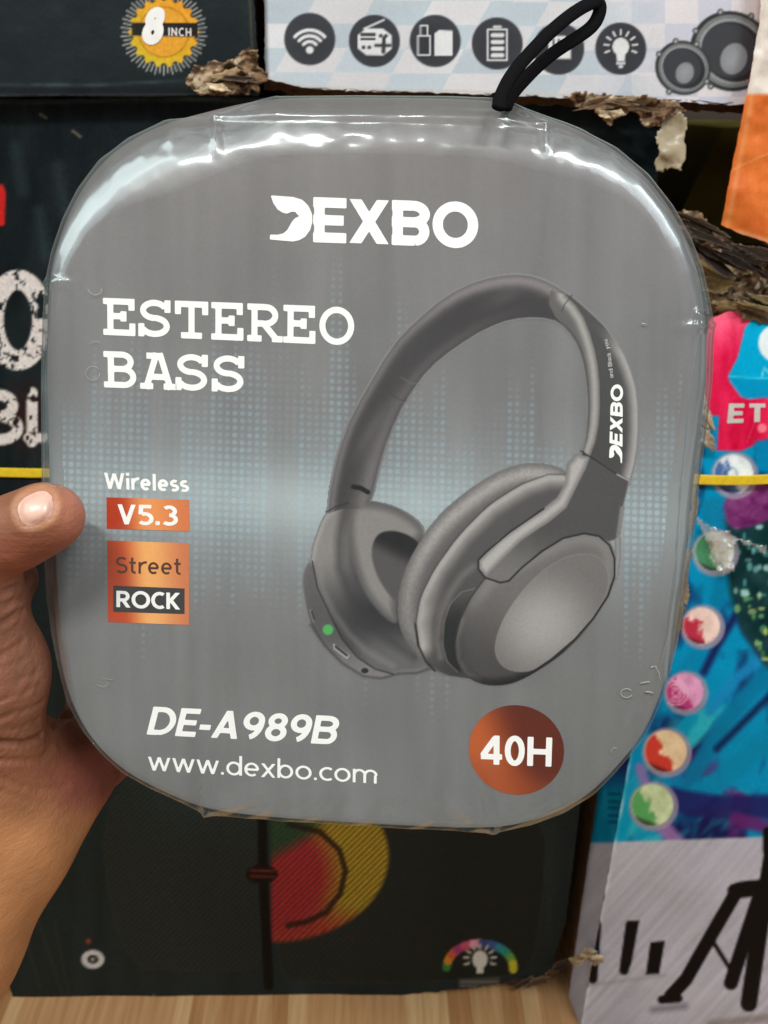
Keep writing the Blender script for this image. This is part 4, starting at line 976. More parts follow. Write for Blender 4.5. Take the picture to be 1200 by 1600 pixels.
def paint_head(t):
    x, y = t.P.T
    # --- left cup (seen from inside)
    LC = smooth(C2([(100, 225), (140, 198), (190, 180), (240, 176), (310, 190), (370, 215), (440, 272), (440, 500), (470, 720), (440, 745), (410, 755), (350, 757), (320, 768), (290, 773), (230, 765), (160, 722), (100, 662), (55, 592), (36, 500), (28, 440), (42, 392), (58, 378), (62, 330), (78, 285)]), 2)
    def clc(P, sd):
        u = (P[:, 0] - 475) / 190; v = (P[:, 1] - 790) / 270
        k = ss(u + .25 * np.sin(v * 3), .0, .22) * (1 - ss(u, .22, .5))
        c = mixc((84, 82, 82), (140, 137, 134), k * (1 - ss(v, .25, .7)))
        c = c + (ss(v, .62, .9) * ss(u, .3, .6))[:, None] * 26 - (ss(v, .45, .62) * (1 - ss(v, .66, .84)) * ss(u, .25, .6))[:, None] * 20
        edge = np.exp(-((-sd - 3) / 4) ** 2); return c + edge[:, None] * 14
    t.fill(LC, clc, 2)
    t.fill(smooth(C2([(60, 380), (75, 470), (120, 565), (160, 640), (210, 700), (270, 740), (330, 757), (290, 773), (230, 765), (160, 722), (100, 662), (55, 592), (36, 500), (28, 440), (42, 392)]), 2), lambda P, sd: mixc((104, 102, 101), (134, 131, 129), ss(P[:, 1], 985, 1045) + 0 * sd), 2.5, .8)
    t.line(C2([(55, 592), (100, 660), (160, 720), (230, 764), (290, 772), (350, 756), (410, 754), (455, 738)]), 3.5, (66, 64, 64), 5, .6)
    t.line(C2([(60, 380), (78, 470), (125, 570), (160, 640), (210, 700), (270, 740), (330, 757)]), 2.2, (52, 50, 50), 2.2, .8)
    t.line(C2([(130, 235), (100, 300), (82, 380), (92, 470), (130, 550), (180, 620), (240, 680), (330, 730)]), 8, (140, 138, 136), 10, .5)
    t.line(C2([(170, 205), (150, 300), (150, 400), (190, 500), (250, 580), (330, 650), (400, 700)]), 10, (70, 68, 68), 14, .55)
    t.fill(smooth(C2([(190, 185), (250, 180), (330, 196), (400, 235), (440, 280), (400, 330), (360, 420), (340, 520), (350, 600), (290, 560), (230, 480), (195, 380), (178, 280)]), 2), lambda P, sd: mixc((112, 109, 107), (146, 143, 140), ss(-sd, 2, 16)), 5, .9)
    t.fill(smooth(C2([(258, 330), (280, 285), (330, 275), (385, 292), (425, 325), (430, 420), (400, 560), (350, 520), (318, 495), (282, 440), (260, 380)]), 2), lambda P, sd: mixc((50, 46, 46), (98, 95, 94), ss(P[:, 1] + (P[:, 0] - 600) * -.5, 838, 872)), 4)
    t.fill(ell(512.5, 984, 8.2, 8.2), (96, 168, 104), 3)
    t.line(C2([(132, 658), (182, 694), (176, 704), (134, 672), (132, 658)]), 2, (176, 174, 170), 1.8, .9)
    t.line(C2([(138, 664), (176, 694)]), 3, (54, 52, 52), 2, .9)
    t.fill(ell(570, 1048, 5.5, 4), (46, 44, 44), 2); t.line(C2([(54, 545), (64, 578)]), 3, (150, 148, 146), 1.8, .7); t.line(C2([(58, 548), (66, 574)]), 2.4, (50, 48, 48), 1.8, .8)
    # --- band
    band = OUT + C1([(990, 690), (914, 655)]) + INN[::-1] + C1([(200, 790), (150, 790)])
    def cb(P, sd):
        do = line_d(P, OUT)
        di = line_d(P, INN)
        th = np.degrees(np.arctan2(640 - P[:, 1], P[:, 0] - 760))        # angle round the arch
        left = 1 - ss(P[:, 0], 868, 876)
        c = mixc((84, 81, 81), (72, 67, 67), ss(P[:, 0], 560, 760))
        rim_w = 12 + 9 * ss(P[:, 0], 560, 820)
        rim = np.exp(-((do - rim_w * .45) / (rim_w * .55)) ** 2)
        c = c + (rim * (34 + 26 * ss(P[:, 0], 600, 760)))[:, None]
        c = c + (np.exp(-((di - 8) / 9) ** 2) * 18 * (1 - ss(P[:, 0], 700, 860)))[:, None]
        c = c + (ss(P[:, 1], 560, 760) * np.exp(-((di - 16) / 14) ** 2) * 22)[:, None]
        c = c + (np.exp(-(((P[:, 0] - P[:, 1] * -1.0) - 1262 + 10) / 22) ** 2) * np.exp(-((do - 34) / 12) ** 2) * 14)[:, None]
        return c
    t.fill(band, cb, 1.8)
    MIDL = C1([(850, 122), (880, 152), (905, 190), (925, 240), (940, 290), (950, 340), (956, 400), (957, 470), (953, 530), (943, 580), (925, 630)])
    right = MIDL + C1([(1050, 712)]) + [p for p in OUT[::-1] if p[0] > 884]
    t.fill(right, lambda P, sd: mixc((86, 84, 83), (160, 157, 154), (1 - ss(line_d(P, OUT), 1, 20)) * ss(P[:, 1], 500, 560)), 1.8)
    strip = C1([(800, 108), (850, 122)]) + MIDL[1:] + C1([(908, 618)]) + [p for p in INN[::-1] if p[0] > 872 and p[1] < 712] + C1([(815, 190), (795, 150)])
    def cs(P, sd):
        dm = line_d(P, MIDL); di = line_d(P, INN)
        return mixc((104, 102, 100), (158, 155, 151), np.exp(-((dm - 9) / 7) ** 2)) - (np.exp(-(di / 3) ** 2) * 24)[:, None]
    t.fill(strip, cs, 2)
    t.line(MIDL, 2, (70, 68, 67), 2.4, .55); t.line(OUT, 1.6, (164, 160, 158), 2.4, .5); t.line(INN, 1.4, (150, 146, 144), 2.2, .45)
    t.line(C1([(806, 108), (798, 150), (812, 180)]), 1.6, (116, 92, 88), 2, .7); t.line(C1([(868, 122), (845, 150), (836, 172)]), 1.6, (70, 66, 66), 2, .7)
    t.line(C1([(332, 378), (360, 396), (388, 402)]), 1.6, (120, 117, 116), 2, .6); t.line(C1([(298, 428), (325, 448), (350, 452)]), 1.4, (64, 62, 62), 2, .5)
    # --- right cup: leather cushion, ring, shell
    CU = smooth(C2([(925, 90), (880, 64), (810, 50), (740, 58), (660, 92), (580, 145), (500, 212), (430, 295), (380, 380), (350, 470), (343, 560), (362, 630), (400, 682), (440, 735), (500, 762), (570, 770), (640, 780), (700, 500), (850, 220), (930, 130)]), 1)
    ln = C2([(922, 88), (850, 88), (760, 120), (650, 190), (550, 290), (470, 400), (420, 500), (405, 590), (415, 660)])
    def ccu(P, sd):
        d = line_d(P, ln)
        c = mixc((104, 101, 100), (158, 155, 152), np.exp(-((-sd - 15) / 13) ** 2) * (.45 + .55 * ss(P[:, 1], 1020, 800)))
        c = c + ((fbm(P[:, 0] / 3.2, P[:, 1] / 3.2, 51, 2) - .5) * 16 * np.exp(-((-sd - 14) / 16) ** 2))[:, None]
        return c + (ss(-sd, 0, 5) * 0)[:, None]
    t.fill(CU, ccu, 2)
    inn = smooth(C2([(915, 92), (850, 90), (760, 122), (650, 192), (552, 292), (472, 402), (422, 500), (407, 590), (412, 655), (440, 715), (500, 758), (570, 770), (640, 780), (700, 500), (830, 260), (900, 170)]), 1)
    def cin(P, sd):
        d = line_d(P, ln)
        c = mixc((150, 147, 144), (96, 93, 92), ss(d, 6, 30))
        lowk = ss(P[:, 1], 880, 1000); c = c - (lowk * 16)[:, None]
        dd = line_d(P, C2([(640, 380), (560, 480), (515, 580), (510, 680), (540, 745)]))
        return c + (np.exp(-((dd - 30) / 14) ** 2) * 26 * ss(P[:, 1], 900, 960) * (1 - ss(P[:, 1], 1010, 1060)))[:, None] + (np.exp(-((d - 6) / 5) ** 2) * 14)[:, None]
    t.fill(inn, cin, 2)
    GR = smooth(C2([(604, 470), (560, 482), (522, 522), (502, 582), (497, 660), (512, 716), (548, 750), (562, 752), (540, 705), (537, 640), (556, 560), (600, 490), (622, 462)]), 1)
    t.fill(GR, lambda P, sd: mixc((96, 93, 92), (52, 49, 49), ss(P[:, 1], 915, 985)), 2.2)
    t.line(C2([(604, 470), (560, 482), (522, 522), (502, 582), (497, 660), (512, 716), (548, 750)]), 1.6, (150, 147, 144), 2, .5)
    t.line(C2([(600, 396), (560, 430), (520, 490), (490, 560), (478, 640), (490, 700)]), 9, (132, 129, 126), 10, .6)
    t.line(ln, 2, (84, 81, 80), 2.2, .7)
    t.line(C2([(405, 590), (415, 660), (440, 715), (470, 745)]), 3, (40, 38, 38), 3, .8)
    SH = smooth(C2([(655, 415), (600, 490), (562, 560), (538, 640), (541, 710), (566, 757), (612, 787), (670, 798), (740, 787), (820, 744), (900, 688), (980, 612), (1040, 520), (1072, 435), (1077, 370), (1060, 320), (1020, 290), (960, 282), (890, 300), (760, 370)]), 2)
    def csh(P, sd):
        u = (P[:, 0] - 710) / 255; v = (P[:, 1] - 830) / 240
        c = mixc((118, 115, 113), (88, 85, 84), ss(v - u * .4, .2, .9))
        c = c - (np.exp(-((-sd) / 9) ** 2) * 30 * ss(v, .55, .8))[:, None] + (np.exp(-((-sd - 10) / 10) ** 2) * 14 * (1 - ss(v, .4, .6)))[:, None]
        return c
    t.fill(SH, csh, 2)
    t.line(C2([(560, 575), (545, 640), (550, 708), (575, 752), (618, 780)]), 7, (134, 131, 129), 9, .55, lambda P: np.clip(.5 - poly_sd(P, SH) / 2, 0, 1))
    t.line(C2([(600, 785), (670, 792), (740, 780), (815, 740), (895, 682)]), 12, (52, 50, 50), 12, .75, lambda P: np.clip(.5 - poly_sd(P, SH) / 2, 0, 1))
    PLt = smooth(C2([(980, 350), (1030, 370), (1056, 430), (1042, 500), (982, 590), (900, 678), (820, 738), (760, 753), (700, 738), (670, 692), (675, 635), (702, 565), (760, 480), (830, 410), (905, 365)]), 2)
    def cpl(P, sd):
        r = np.hypot((P[:, 0] - 848) / 75, (P[:, 1] - 975) / 70)
        return mixc((160, 157, 155), (122, 119, 117), ss(r, .1, 1.5))
    t.fill(PLt, cpl, 1.6)
    t.line(PLt + PLt[:1], 1.4, (150, 147, 145), 2, .45)
    # --- arm
    ARM = smooth(C2([(988, 28), (1120, 105), (1097, 200), (1084, 300)]), 0) + C2([(1050, 312), (1020, 296), (970, 286), (900, 300), (830, 345), (760, 400), (720, 442), (690, 451), (640, 435), (700, 370), (760, 310), (850, 250), (910, 200), (950, 110)])
    t.fill(ARM, lambda P, sd: mixc((92, 90, 89), (122, 119, 117), ss(P[:, 1] - (P[:, 0] - 800) * .3, 800, 900)), 2)
    ST = C2([(915, 55), (945, 20), (990, 30), (975, 70), (950, 120), (910, 200), (850, 248), (760, 310), (700, 370), (642, 432), (615, 405), (615, 375), (680, 310), (760, 250), (830, 205), (880, 165), (905, 120)])
    t.fill(ST, lambda P, sd: mixc((132, 129, 127), (170, 167, 164), ss(-sd, 0, 10)), 2)
    t.line(C2([(1095, 200), (1082, 290), (1084, 360), (1076, 430)]), 4, (160, 158, 156), 4, .6)
    BL = (38, 36, 36)
    t.line(C2([(835, 203), (720, 282), (640, 350), (616, 375), (616, 405), (638, 434), (690, 451), (718, 445), (760, 402), (830, 345), (900, 302), (970, 286), (1020, 295), (1055, 325), (1072, 370), (1072, 430), (1050, 495), (1000, 572), (940, 640), (860, 708), (780, 762), (720, 785)]), 2.6, BL, 1.8, .9)
    t.line(C2([(640, 434), (590, 500), (556, 575), (537, 650)]), 1.8, (60, 58, 57), 2, .7)
    t.line(C2([(960, 10), (1010, 42), (1080, 88)]), 2, (52, 50, 50), 1.8, .85); t.line(C2([(1080, 88), (1118, 108)]), 2, (190, 187, 184), 1.8, .8)
    # hinge of the left arm
    t.line(C2([(198, 130), (222, 134), (246, 148)]), 7, (30, 28, 28), 2); t.line(C2([(108, 214), (140, 196), (180, 184)]), 2, (60, 58, 57), 2, .7)
_ph = paint_head
def paint_head(t):
    _ph(t); t.c[:] = np.clip(np.array([105, 105, 106]) + (t.c - 117) * 1.3 + (fbm(t.P[:, 0] / 2.4, t.P[:, 1] / 2.4, 77, 2)[:, None] - .5) * 6, 14, 235)
sheet('headphone_picture', 468, 1004, 422, 1080, 1.35, PB.put, paint_head, box_ink, BOXT, None, lambda P: 1.8e-4, inked=True)

# ---- print on the box
w_ink = plain_mat('white print', (250, 250, 246), .4, .4, .015, 300, 0)
copper, nt, b = nodes('copper foil')
tc = nt.nodes.new('ShaderNodeTexCoord'); nz = nt.nodes.new('ShaderNodeTexNoise'); nz.inputs['Scale'].default_value = 28; nz.inputs['Detail'].default_value = 1
nt.links.new(tc.outputs['Object'], nz.inputs['Vector']); rp = nt.nodes.new('ShaderNodeValToRGB')
rp.color_ramp.elements[0].color = (*lin((176, 62, 24)), 1); rp.color_ramp.elements[0].position = .36
rp.color_ramp.elements[1].color = (*lin((232, 150, 84)), 1); rp.color_ramp.elements[1].position = .62
nt.links.new(nz.outputs[0], rp.inputs[0]); nt.links.new(rp.outputs[0], b.inputs['Base Color']); b.inputs['Roughness'].default_value = .38; b.inputs['Metallic'].default_value = .25
foil_ink = ink_mat('copper foil print', .4, .25, 0, 0, 200, .03, 900, 0)
grey_black = plain_mat('dark grey print', (58, 56, 55), .4, .4, .05, 300, 0)
street_ink = plain_mat('brown print', (84, 48, 28), .4, .4, .2, 60, 0)
letters('brand_lettering', '*EXBO', [(421.7, 306.5), (748, 318.5), (747.2, 386.5), (421.5, 375)], .235, w_ink, PB.put, .00022, BOXT, gap=.045, wmul={'E': 1.2, 'X': 1.07, 'B': 1.13, 'O': 1.03})
letters('title_lettering', 'ESTEREO', [(160.8, 465.5), (554, 480.5), (553, 540), (161.3, 523)], .17, w_ink, PB.put, .00022, BOXT, slab=True, pitch=.99)
letters('title_lettering', 'BASS', [(161.3, 548.5), (380.5, 556.5), (380, 613.5), (162.5, 605)], .17, w_ink, PB.put, .00022, BOXT, slab=True, pitch=.99)
letters('wireless_lettering', 'Wireless', [(162.5, 738.5), (294.5, 743.5), (294.5, 769), (163.5, 763.5)], .19, w_ink, PB.put, .00022, BOXT, gap=.1)
def grad(c0, c1, c2, x0, x1):
    def f(P, sd):
        k = np.clip((P[:, 0] + (P[:, 1] - 800) * -.06 - x0) / (x1 - x0), 0, 1)
        a = mixc(c0, c1, ss(k, .12, .48)); return mixc((0, 0, 0), (1, 1, 1), k) * 0 + a * (1 - ss(k, .5, 1))[:, None] + np.array(c2, float) * ss(k, .5, 1)[:, None]
    return f
def foil(name, pts, f, lift, parent):
    lo, hi = box_of(pts, 0)
    def pf(t): t.c[:] = f(t.P, None)
    nx, ny = 24, 24
    u, v = np.meshgrid(np.linspace(0, 1, nx), np.linspace(0, 1, ny)); u = u.ravel(); v = v.ravel()
    a, b_, c, d = [np.array(p, float) for p in pts]
    P = a * ((1 - u) * (1 - v))[:, None] + b_ * (u * (1 - v))[:, None] + c * (u * v)[:, None] + d * ((1 - u) * v)[:, None]
    I = np.arange(nx * ny).reshape(ny, nx)
    Q = np.column_stack([I[1:, :-1].ravel(), I[1:, 1:].ravel(), I[:-1, 1:].ravel(), I[:-1, :-1].ravel()])
    return mesh(name, PB.put(P, lift), Q, foil_ink, parent, True, lin(f(P, None)))
vb = foil('version_badge', [(166.4, 777), (295.4, 781), (296, 830), (166.8, 826)], grad((180, 58, 26), (236, 150, 82), (214, 122, 72), 168, 294), .00022, BOXT)
letters('badge_lettering', 'V5.3', [(183.4, 788), (276.5, 790.5), (276.5, 821.5), (183.4, 818.8)], .18, w_ink, PB.put, .0003, vb, gap=.1)
sbg = foil('street_badge', [(167.6, 844.6), (295.4, 848.6), (295.4, 976.4), (168.9, 972)], grad((190, 72, 30), (244, 176, 104), (206, 122, 78), 164, 290), .00022, BOXT)
letters('badge_lettering', 'Street', [(181.5, 870), (283, 872.5), (283, 898), (181.5, 895.5)], .135, street_ink, PB.put, .0003, sbg, gap=.13)
patch('badge_plate', [(177, 915), (288.4, 919.5), (288.4, 959.4), (177, 956)], grey_black, PB.put, .0003, sbg)
letters('badge_lettering', 'ROCK', [(181.8, 923), (281.4, 926.5), (281.4, 952.4), (181.8, 948.5)], .2, w_ink, PB.put, .00038, sbg, gap=.05)
letters('model_lettering', 'DE-A989B', [(239.7, 1104.5), (532.5, 1120), (524, 1163), (229, 1147)], .19, w_ink, PB.put, .00022, BOXT, gap=.07)
letters('web_address_lettering', 'www.dexbo.com', [(231.5, 1174), (589, 1195), (588.5, 1224.5), (231.5, 1203.5)], .12, w_ink, PB.put, .00022, BOXT, gap=.09)
def disc_col(P, sd):
    k = ss(P[:, 0] * .9 + P[:, 1] * -.35 + 300, 570, 640)
    c = mixc((184, 88, 36), (96, 36, 18), k)
    b2 = ss(P[:, 1] - (P[:, 0] - 800) * .3, 1185, 1225); return c * (1 - b2[:, None] * .55) + np.array([150, 70, 34]) * b2[:, None] * .55
dp = [(806.8, 1171.6)]
rr_ = [(806.8 + 74.5 * r * math.cos(a), 1171.8 + 70 * r * math.sin(a) + 74.5 * r * math.cos(a) * .03) for r in np.linspace(.08, 1, 12) for a in np.linspace(0, 2 * math.pi, 72, endpoint=False)]
DPx = np.array(dp + rr_)
Fd = [(0, 1 + (i + 1) % 72, 1 + i) for i in range(72)] + [(1 + k * 72 + i, 1 + k * 72 + (i + 1) % 72, 1 + (k + 1) * 72 + (i + 1) % 72, 1 + (k + 1) * 72 + i) for k in range(11) for i in range(72)]
hb = mesh('playtime_badge', PB.put(DPx, .00022), Fd, foil_ink, BOXT, True, lin(disc_col(DPx, None)))
letters('badge_lettering', '40H', [(751.3, 1148.5), (863, 1152.5), (861.5, 1198), (751.3, 1194)], .19, w_ink, PB.put, .0003, hb, gap=.08)
hp = bpy.data.objects['headphone_picture']
letters('band_lettering', '*EXBO', [(952, 716), (955, 601), (973, 600), (972, 724)], .235, w_ink, PB.put, .00026, hp, gap=.045, wmul={'E': 1.2, 'X': 1.07, 'B': 1.13, 'O': 1.03})
letters('band_lettering', 'and Black', [(952.5, 591), (948, 552), (954, 551), (958.5, 590)], .12, ink_soft, PB.put, .00026, hp, gap=.14)
letters('band_lettering', 'you', [(946.5, 546), (942.5, 532), (948.5, 530), (952.5, 545)], .12, ink_soft, PB.put, .00026, hp, gap=.14)

# ---- shrink film
film_mat, nt, b = nodes('clear shrink film')
for n in list(nt.nodes):
    if n.type != 'OUTPUT_MATERIAL': nt.nodes.remove(n)
out = [n for n in nt.nodes if n.type == 'OUTPUT_MATERIAL'][0]
tr = nt.nodes.new('ShaderNodeBsdfTransparent'); gl = nt.nodes.new('ShaderNodeBsdfGlossy'); gl.inputs['Roughness'].default_value = .13; gl.inputs['Color'].default_value = (.72, .82, .84, 1)
gl2 = nt.nodes.new('ShaderNodeBsdfGlossy'); gl2.inputs['Roughness'].default_value = .3; gl2.inputs['Color'].default_value = (.72, .82, .84, 1)
fr_ = nt.nodes.new('ShaderNodeFresnel'); fr_.inputs['IOR'].default_value = 1.55
ad = nt.nodes.new('ShaderNodeMath'); ad.operation = 'MULTIPLY_ADD'; ad.inputs[1].default_value = 1.2; ad.inputs[2].default_value = .0
nt.links.new(fr_.outputs[0], ad.inputs[0])
mn = nt.nodes.new('ShaderNodeMath'); mn.operation = 'MINIMUM'; mn.inputs[1].default_value = .36; nt.links.new(ad.outputs[0], mn.inputs[0])
mg = nt.nodes.new('ShaderNodeMixShader'); mg.inputs[0].default_value = .35
nt.links.new(gl.outputs[0], mg.inputs[1]); nt.links.new(gl2.outputs[0], mg.inputs[2])
mx = nt.nodes.new('ShaderNodeMixShader'); nt.links.new(mn.outputs[0], mx.inputs[0]); nt.links.new(tr.outputs[0], mx.inputs[1]); nt.links.new(mg.outputs[0], mx.inputs[2])
df = nt.nodes.new('ShaderNodeBsdfDiffuse'); df.inputs[0].default_value = (.62, .7, .68, 1)
mh = nt.nodes.new('ShaderNodeMixShader')
lw = nt.nodes.new('ShaderNodeLayerWeight'); lw.inputs[0].default_value = .5
pw = nt.nodes.new('ShaderNodeMath'); pw.operation = 'POWER'; pw.inputs[1].default_value = 3; nt.links.new(lw.outputs['Facing'], pw.inputs[0])
hz = nt.nodes.new('ShaderNodeMath'); hz.operation = 'MULTIPLY_ADD'; hz.inputs[1].default_value = .22; hz.inputs[2].default_value = .008; nt.links.new(pw.outputs[0], hz.inputs[0]); nt.links.new(hz.outputs[0], mh.inputs[0])
nt.links.new(mx.outputs[0], mh.inputs[1]); nt.links.new(df.outputs[0], mh.inputs[2]); nt.links.new(mh.outputs[0], out.inputs[0])
tc = nt.nodes.new('ShaderNodeTexCoord')
n1 = nt.nodes.new('ShaderNodeTexNoise'); n1.inputs['Scale'].default_value = 22; n1.inputs['Detail'].default_value = 2; n1.inputs['Distortion'].default_value = .6
mp = nt.nodes.new('ShaderNodeMapping'); mp.inputs['Scale'].default_value = (1.6, 1, .5); nt.links.new(tc.outputs['Object'], mp.inputs[0]); nt.links.new(mp.outputs[0], n1.inputs['Vector'])
bp = nt.nodes.new('ShaderNodeBump'); bp.inputs['Strength'].default_value = .8; bp.inputs['Distance'].default_value = .0014
nt.links.new(n1.outputs[0], bp.inputs['Height'])
for q in (gl, gl2, fr_): nt.links.new(bp.outputs[0], q.inputs['Normal'])
fo = resample(FILM, NB, 1)
fw = wid + 6
fi = fo + inward(resample(FILM, NB, 40)) * fw[:, None]
fi = .5 * fi + .25 * np.roll(fi, 6, 0) + .25 * np.roll(fi, -6, 0)
dep = np.clip(fw * mpp * .7, .003, .02)
ringsF = []
for k in range(22):
    am = max_turn(fo); a = k / 21 * am
    ringsF.append(PB.put(fi + (fo - fi) * (np.sin(a) / np.sin(am))[:, None], .0009 - dep * (1 - np.cos(a))))
ringsF.append(ringsF[-1] - BN * .03); ringsF.append(ringsF[-1] - BN * .033)
ins = []
for s in (.985, .97, .95, .92, .88, .84, .8, .74, .68, .6, .5, .4, .3, .2, .1):
    ins.append(PB.put(fi.mean(0) + (fi - fi.mean(0)) * s, .0009))
allr = ins[::-1] + ringsF
# gathered creases: the film stands in small folds at the four gathered places of its rim
cr = [((322, 1273), [(322, 1180), (318, 1235)]), ((771, 1302), [(760, 1240)]), ((337, 182), [(340, 240)]), ((850, 190), [(852, 230)]), ((1117, 508), [(1060, 512)]), ((66, 441), [(110, 442)])]
V = np.concatenate(allr + [PB.put([fi.mean(0)], .0009)])
def to_px(V):
    r = V - CAM; z = r @ FWD; return np.column_stack([600 + F * (r @ RIGHT) / z, 800 - F * (r @ UP) / z])
vp = to_px(V)
h = np.zeros(len(V))
for a, bs in cr:
    for b_ in bs:
        d = seg_d(vp, a, b_); la = np.linalg.norm(vp - np.array(a), axis=1)
        h += .0011 * np.exp(-(d / 5) ** 2) * np.exp(-(la / 80) ** 2)
for ln_, w_, a_ in (([(337, 184), (420, 180), (560, 181), (700, 184), (790, 186), (850, 196)], 4.5, .0016), ([(1090, 490), (1076, 600), (1060, 750), (1050, 900), (1036, 1000), (1018, 1070), (985, 1135)], 3.0, .0006),
                    ([(84, 441), (80, 520), (80, 640), (84, 760), (90, 900), (98, 1000)], 3.0, .0006), ([(322, 1273), (400, 1245), (520, 1232), (700, 1250), (771, 1302)], 9, .0007), ([(1090, 490), (1117, 508)], 3, .0012), ([(66, 441), (90, 442)], 3, .0012), ([(790, 155), (850, 196)], 4, .0010), ([(430, 152), (337, 184)], 4, .0010)):
    h += a_ * np.exp(-(line_d(vp, ln_) / w_) ** 2)
h += .0012 * np.exp(-(np.minimum(np.abs(vp[:, 1] - 205), 60) / 40) ** 2) * (fbm(vp[:, 0] / 55, vp[:, 1] / 26, 93, 2) - .5)
bot = np.clip((vp[:, 1] - 1225) / 40, 0, 1)
h += bot * (fbm(vp[:, 0] / 30 + vp[:, 1] / 18, vp[:, 1] / 30, 91, 2) - .5) * .0011
V = V + BN[None] * h[:, None]
nr = len(allr); Fc = []
for k in range(nr - 1):
    for i in range(NB):
        j = (i + 1) % NB; Fc.append(((k + 1) * NB + i, (k + 1) * NB + j, k * NB + j, k * NB + i))
for i in range(NB): Fc.append((nr * NB, i, (i + 1) % NB))
filmo = mesh('shrink_film', V, Fc, film_mat, BOXT)
# little pinches and scuffs in the film
scuff = plain_mat('whitened film scuff', (178, 178, 175), .3, .5, .05, 200, 0)
def tube(name, pts, r, mat, parent=None, seg=6, closed=False, flat=1.0, fdir=None):
    pts = [np.array(p, float) for p in pts]; V = []; n = len(pts)
    for i in range(n):
        t = pts[min(i + 1, n - 1)] - pts[max(i - 1, 0)]; t /= max(np.linalg.norm(t), 1e-9)
        a = np.cross(t, fdir if fdir is not None else BN); a /= max(np.linalg.norm(a), 1e-9); b_ = np.cross(t, a)
        rr = r[i] if np.ndim(r) else r
        for k in range(seg):
            w = 2 * math.pi * k / seg; V.append(pts[i] + a * math.cos(w) * rr + b_ * math.sin(w) * rr * flat)
    Fc = [(i * seg + k, i * seg + (k + 1) % seg, (i + 1) * seg + (k + 1) % seg, (i + 1) * seg + k) for i in range(n - 1) for k in range(seg)]
    Fc += [tuple(range(seg))[::-1], tuple((n - 1) * seg + k for k in range(seg))]
    return mesh(name, V, Fc, mat, parent)
for pts, r in (([(137, 452), (142, 459), (149, 461), (157, 458), (159, 451)], .00013), (arc(145, 583, 11, 11, 0, 330, 14), .0001), (arc(149, 539, 9, 6, 180, 330, 8), .00008),
               (arc(979, 1083, 9, 7, 30, 330, 16), .00019), ([(1000, 1068), (1008, 1066), (1015, 1065)], .00028), ([(1009, 1081), (1015, 1081), (1021, 1083)], .0004), ([(1024, 1040), (1030, 1052), (1033, 1070)], .00014), ([(1016, 1043), (1022, 1041)], .00026),
               ([(957, 1180), (955, 1172), (960, 1168), (964, 1169)], .00014), ([(152, 1070), (162, 1074), (170, 1068), (160, 1060), (176, 1062)], .0001), ([(1003, 505), (1010, 507)], .0003)):
    tube('film_scuff', [PB.put([p], .00105)[0] for p in pts], r * .62, scuff, filmo, 5, flat=.4)

# ---- black carrying loop
cord, nt, b = nodes('black woven cord')
b.inputs['Base Color'].default_value = (.006, .006, .007, 1); b.inputs['Roughness'].default_value = .85; b.inputs['Specular IOR Level'].default_value = .06
tc = nt.nodes.new('ShaderNodeTexCoord'); wv = nt.nodes.new('ShaderNodeTexNoise'); wv.inputs['Scale'].default_value = 900
nt.links.new(tc.outputs['Object'], wv.inputs['Vector']); bp = nt.nodes.new('ShaderNodeBump'); bp.inputs['Strength'].default_value = .6; bp.inputs['Distance'].default_value = .0004
nt.links.new(wv.outputs[0], bp.inputs['Height']); nt.links.new(bp.outputs[0], b.inputs['Normal'])
lp = smooth([(779, 168), (782, 150), (800, 115), (832, 78), (868, 42), (900, 17), (926, 3), (938, 4), (937, 22), (926, 42), (900, 60), (868, 80), (840, 103), (816, 128), (797, 150), (790, 168)], 3, False)
dpt = []
for i, p in enumerate(lp):
    f = i / (len(lp) - 1); dpt.append(at_depth(p[0], p[1], .272 + .010 * math.sin(f * math.pi) - .006 * math.cos(f * math.pi)))
rad = [.0024 + .0006 * math.sin(i * .9) * .3 for i in range(len(lp))]
tube('carry_loop', dpt, .0022, cord, BOXT, 14, flat=.5, fdir=-FWD)
tube('loop_knot', [PB.put([(p, q)], -.012)[0] for p, q in ((772, 158), (782, 154), (792, 157))], .0026, cord, BOXT, 10)

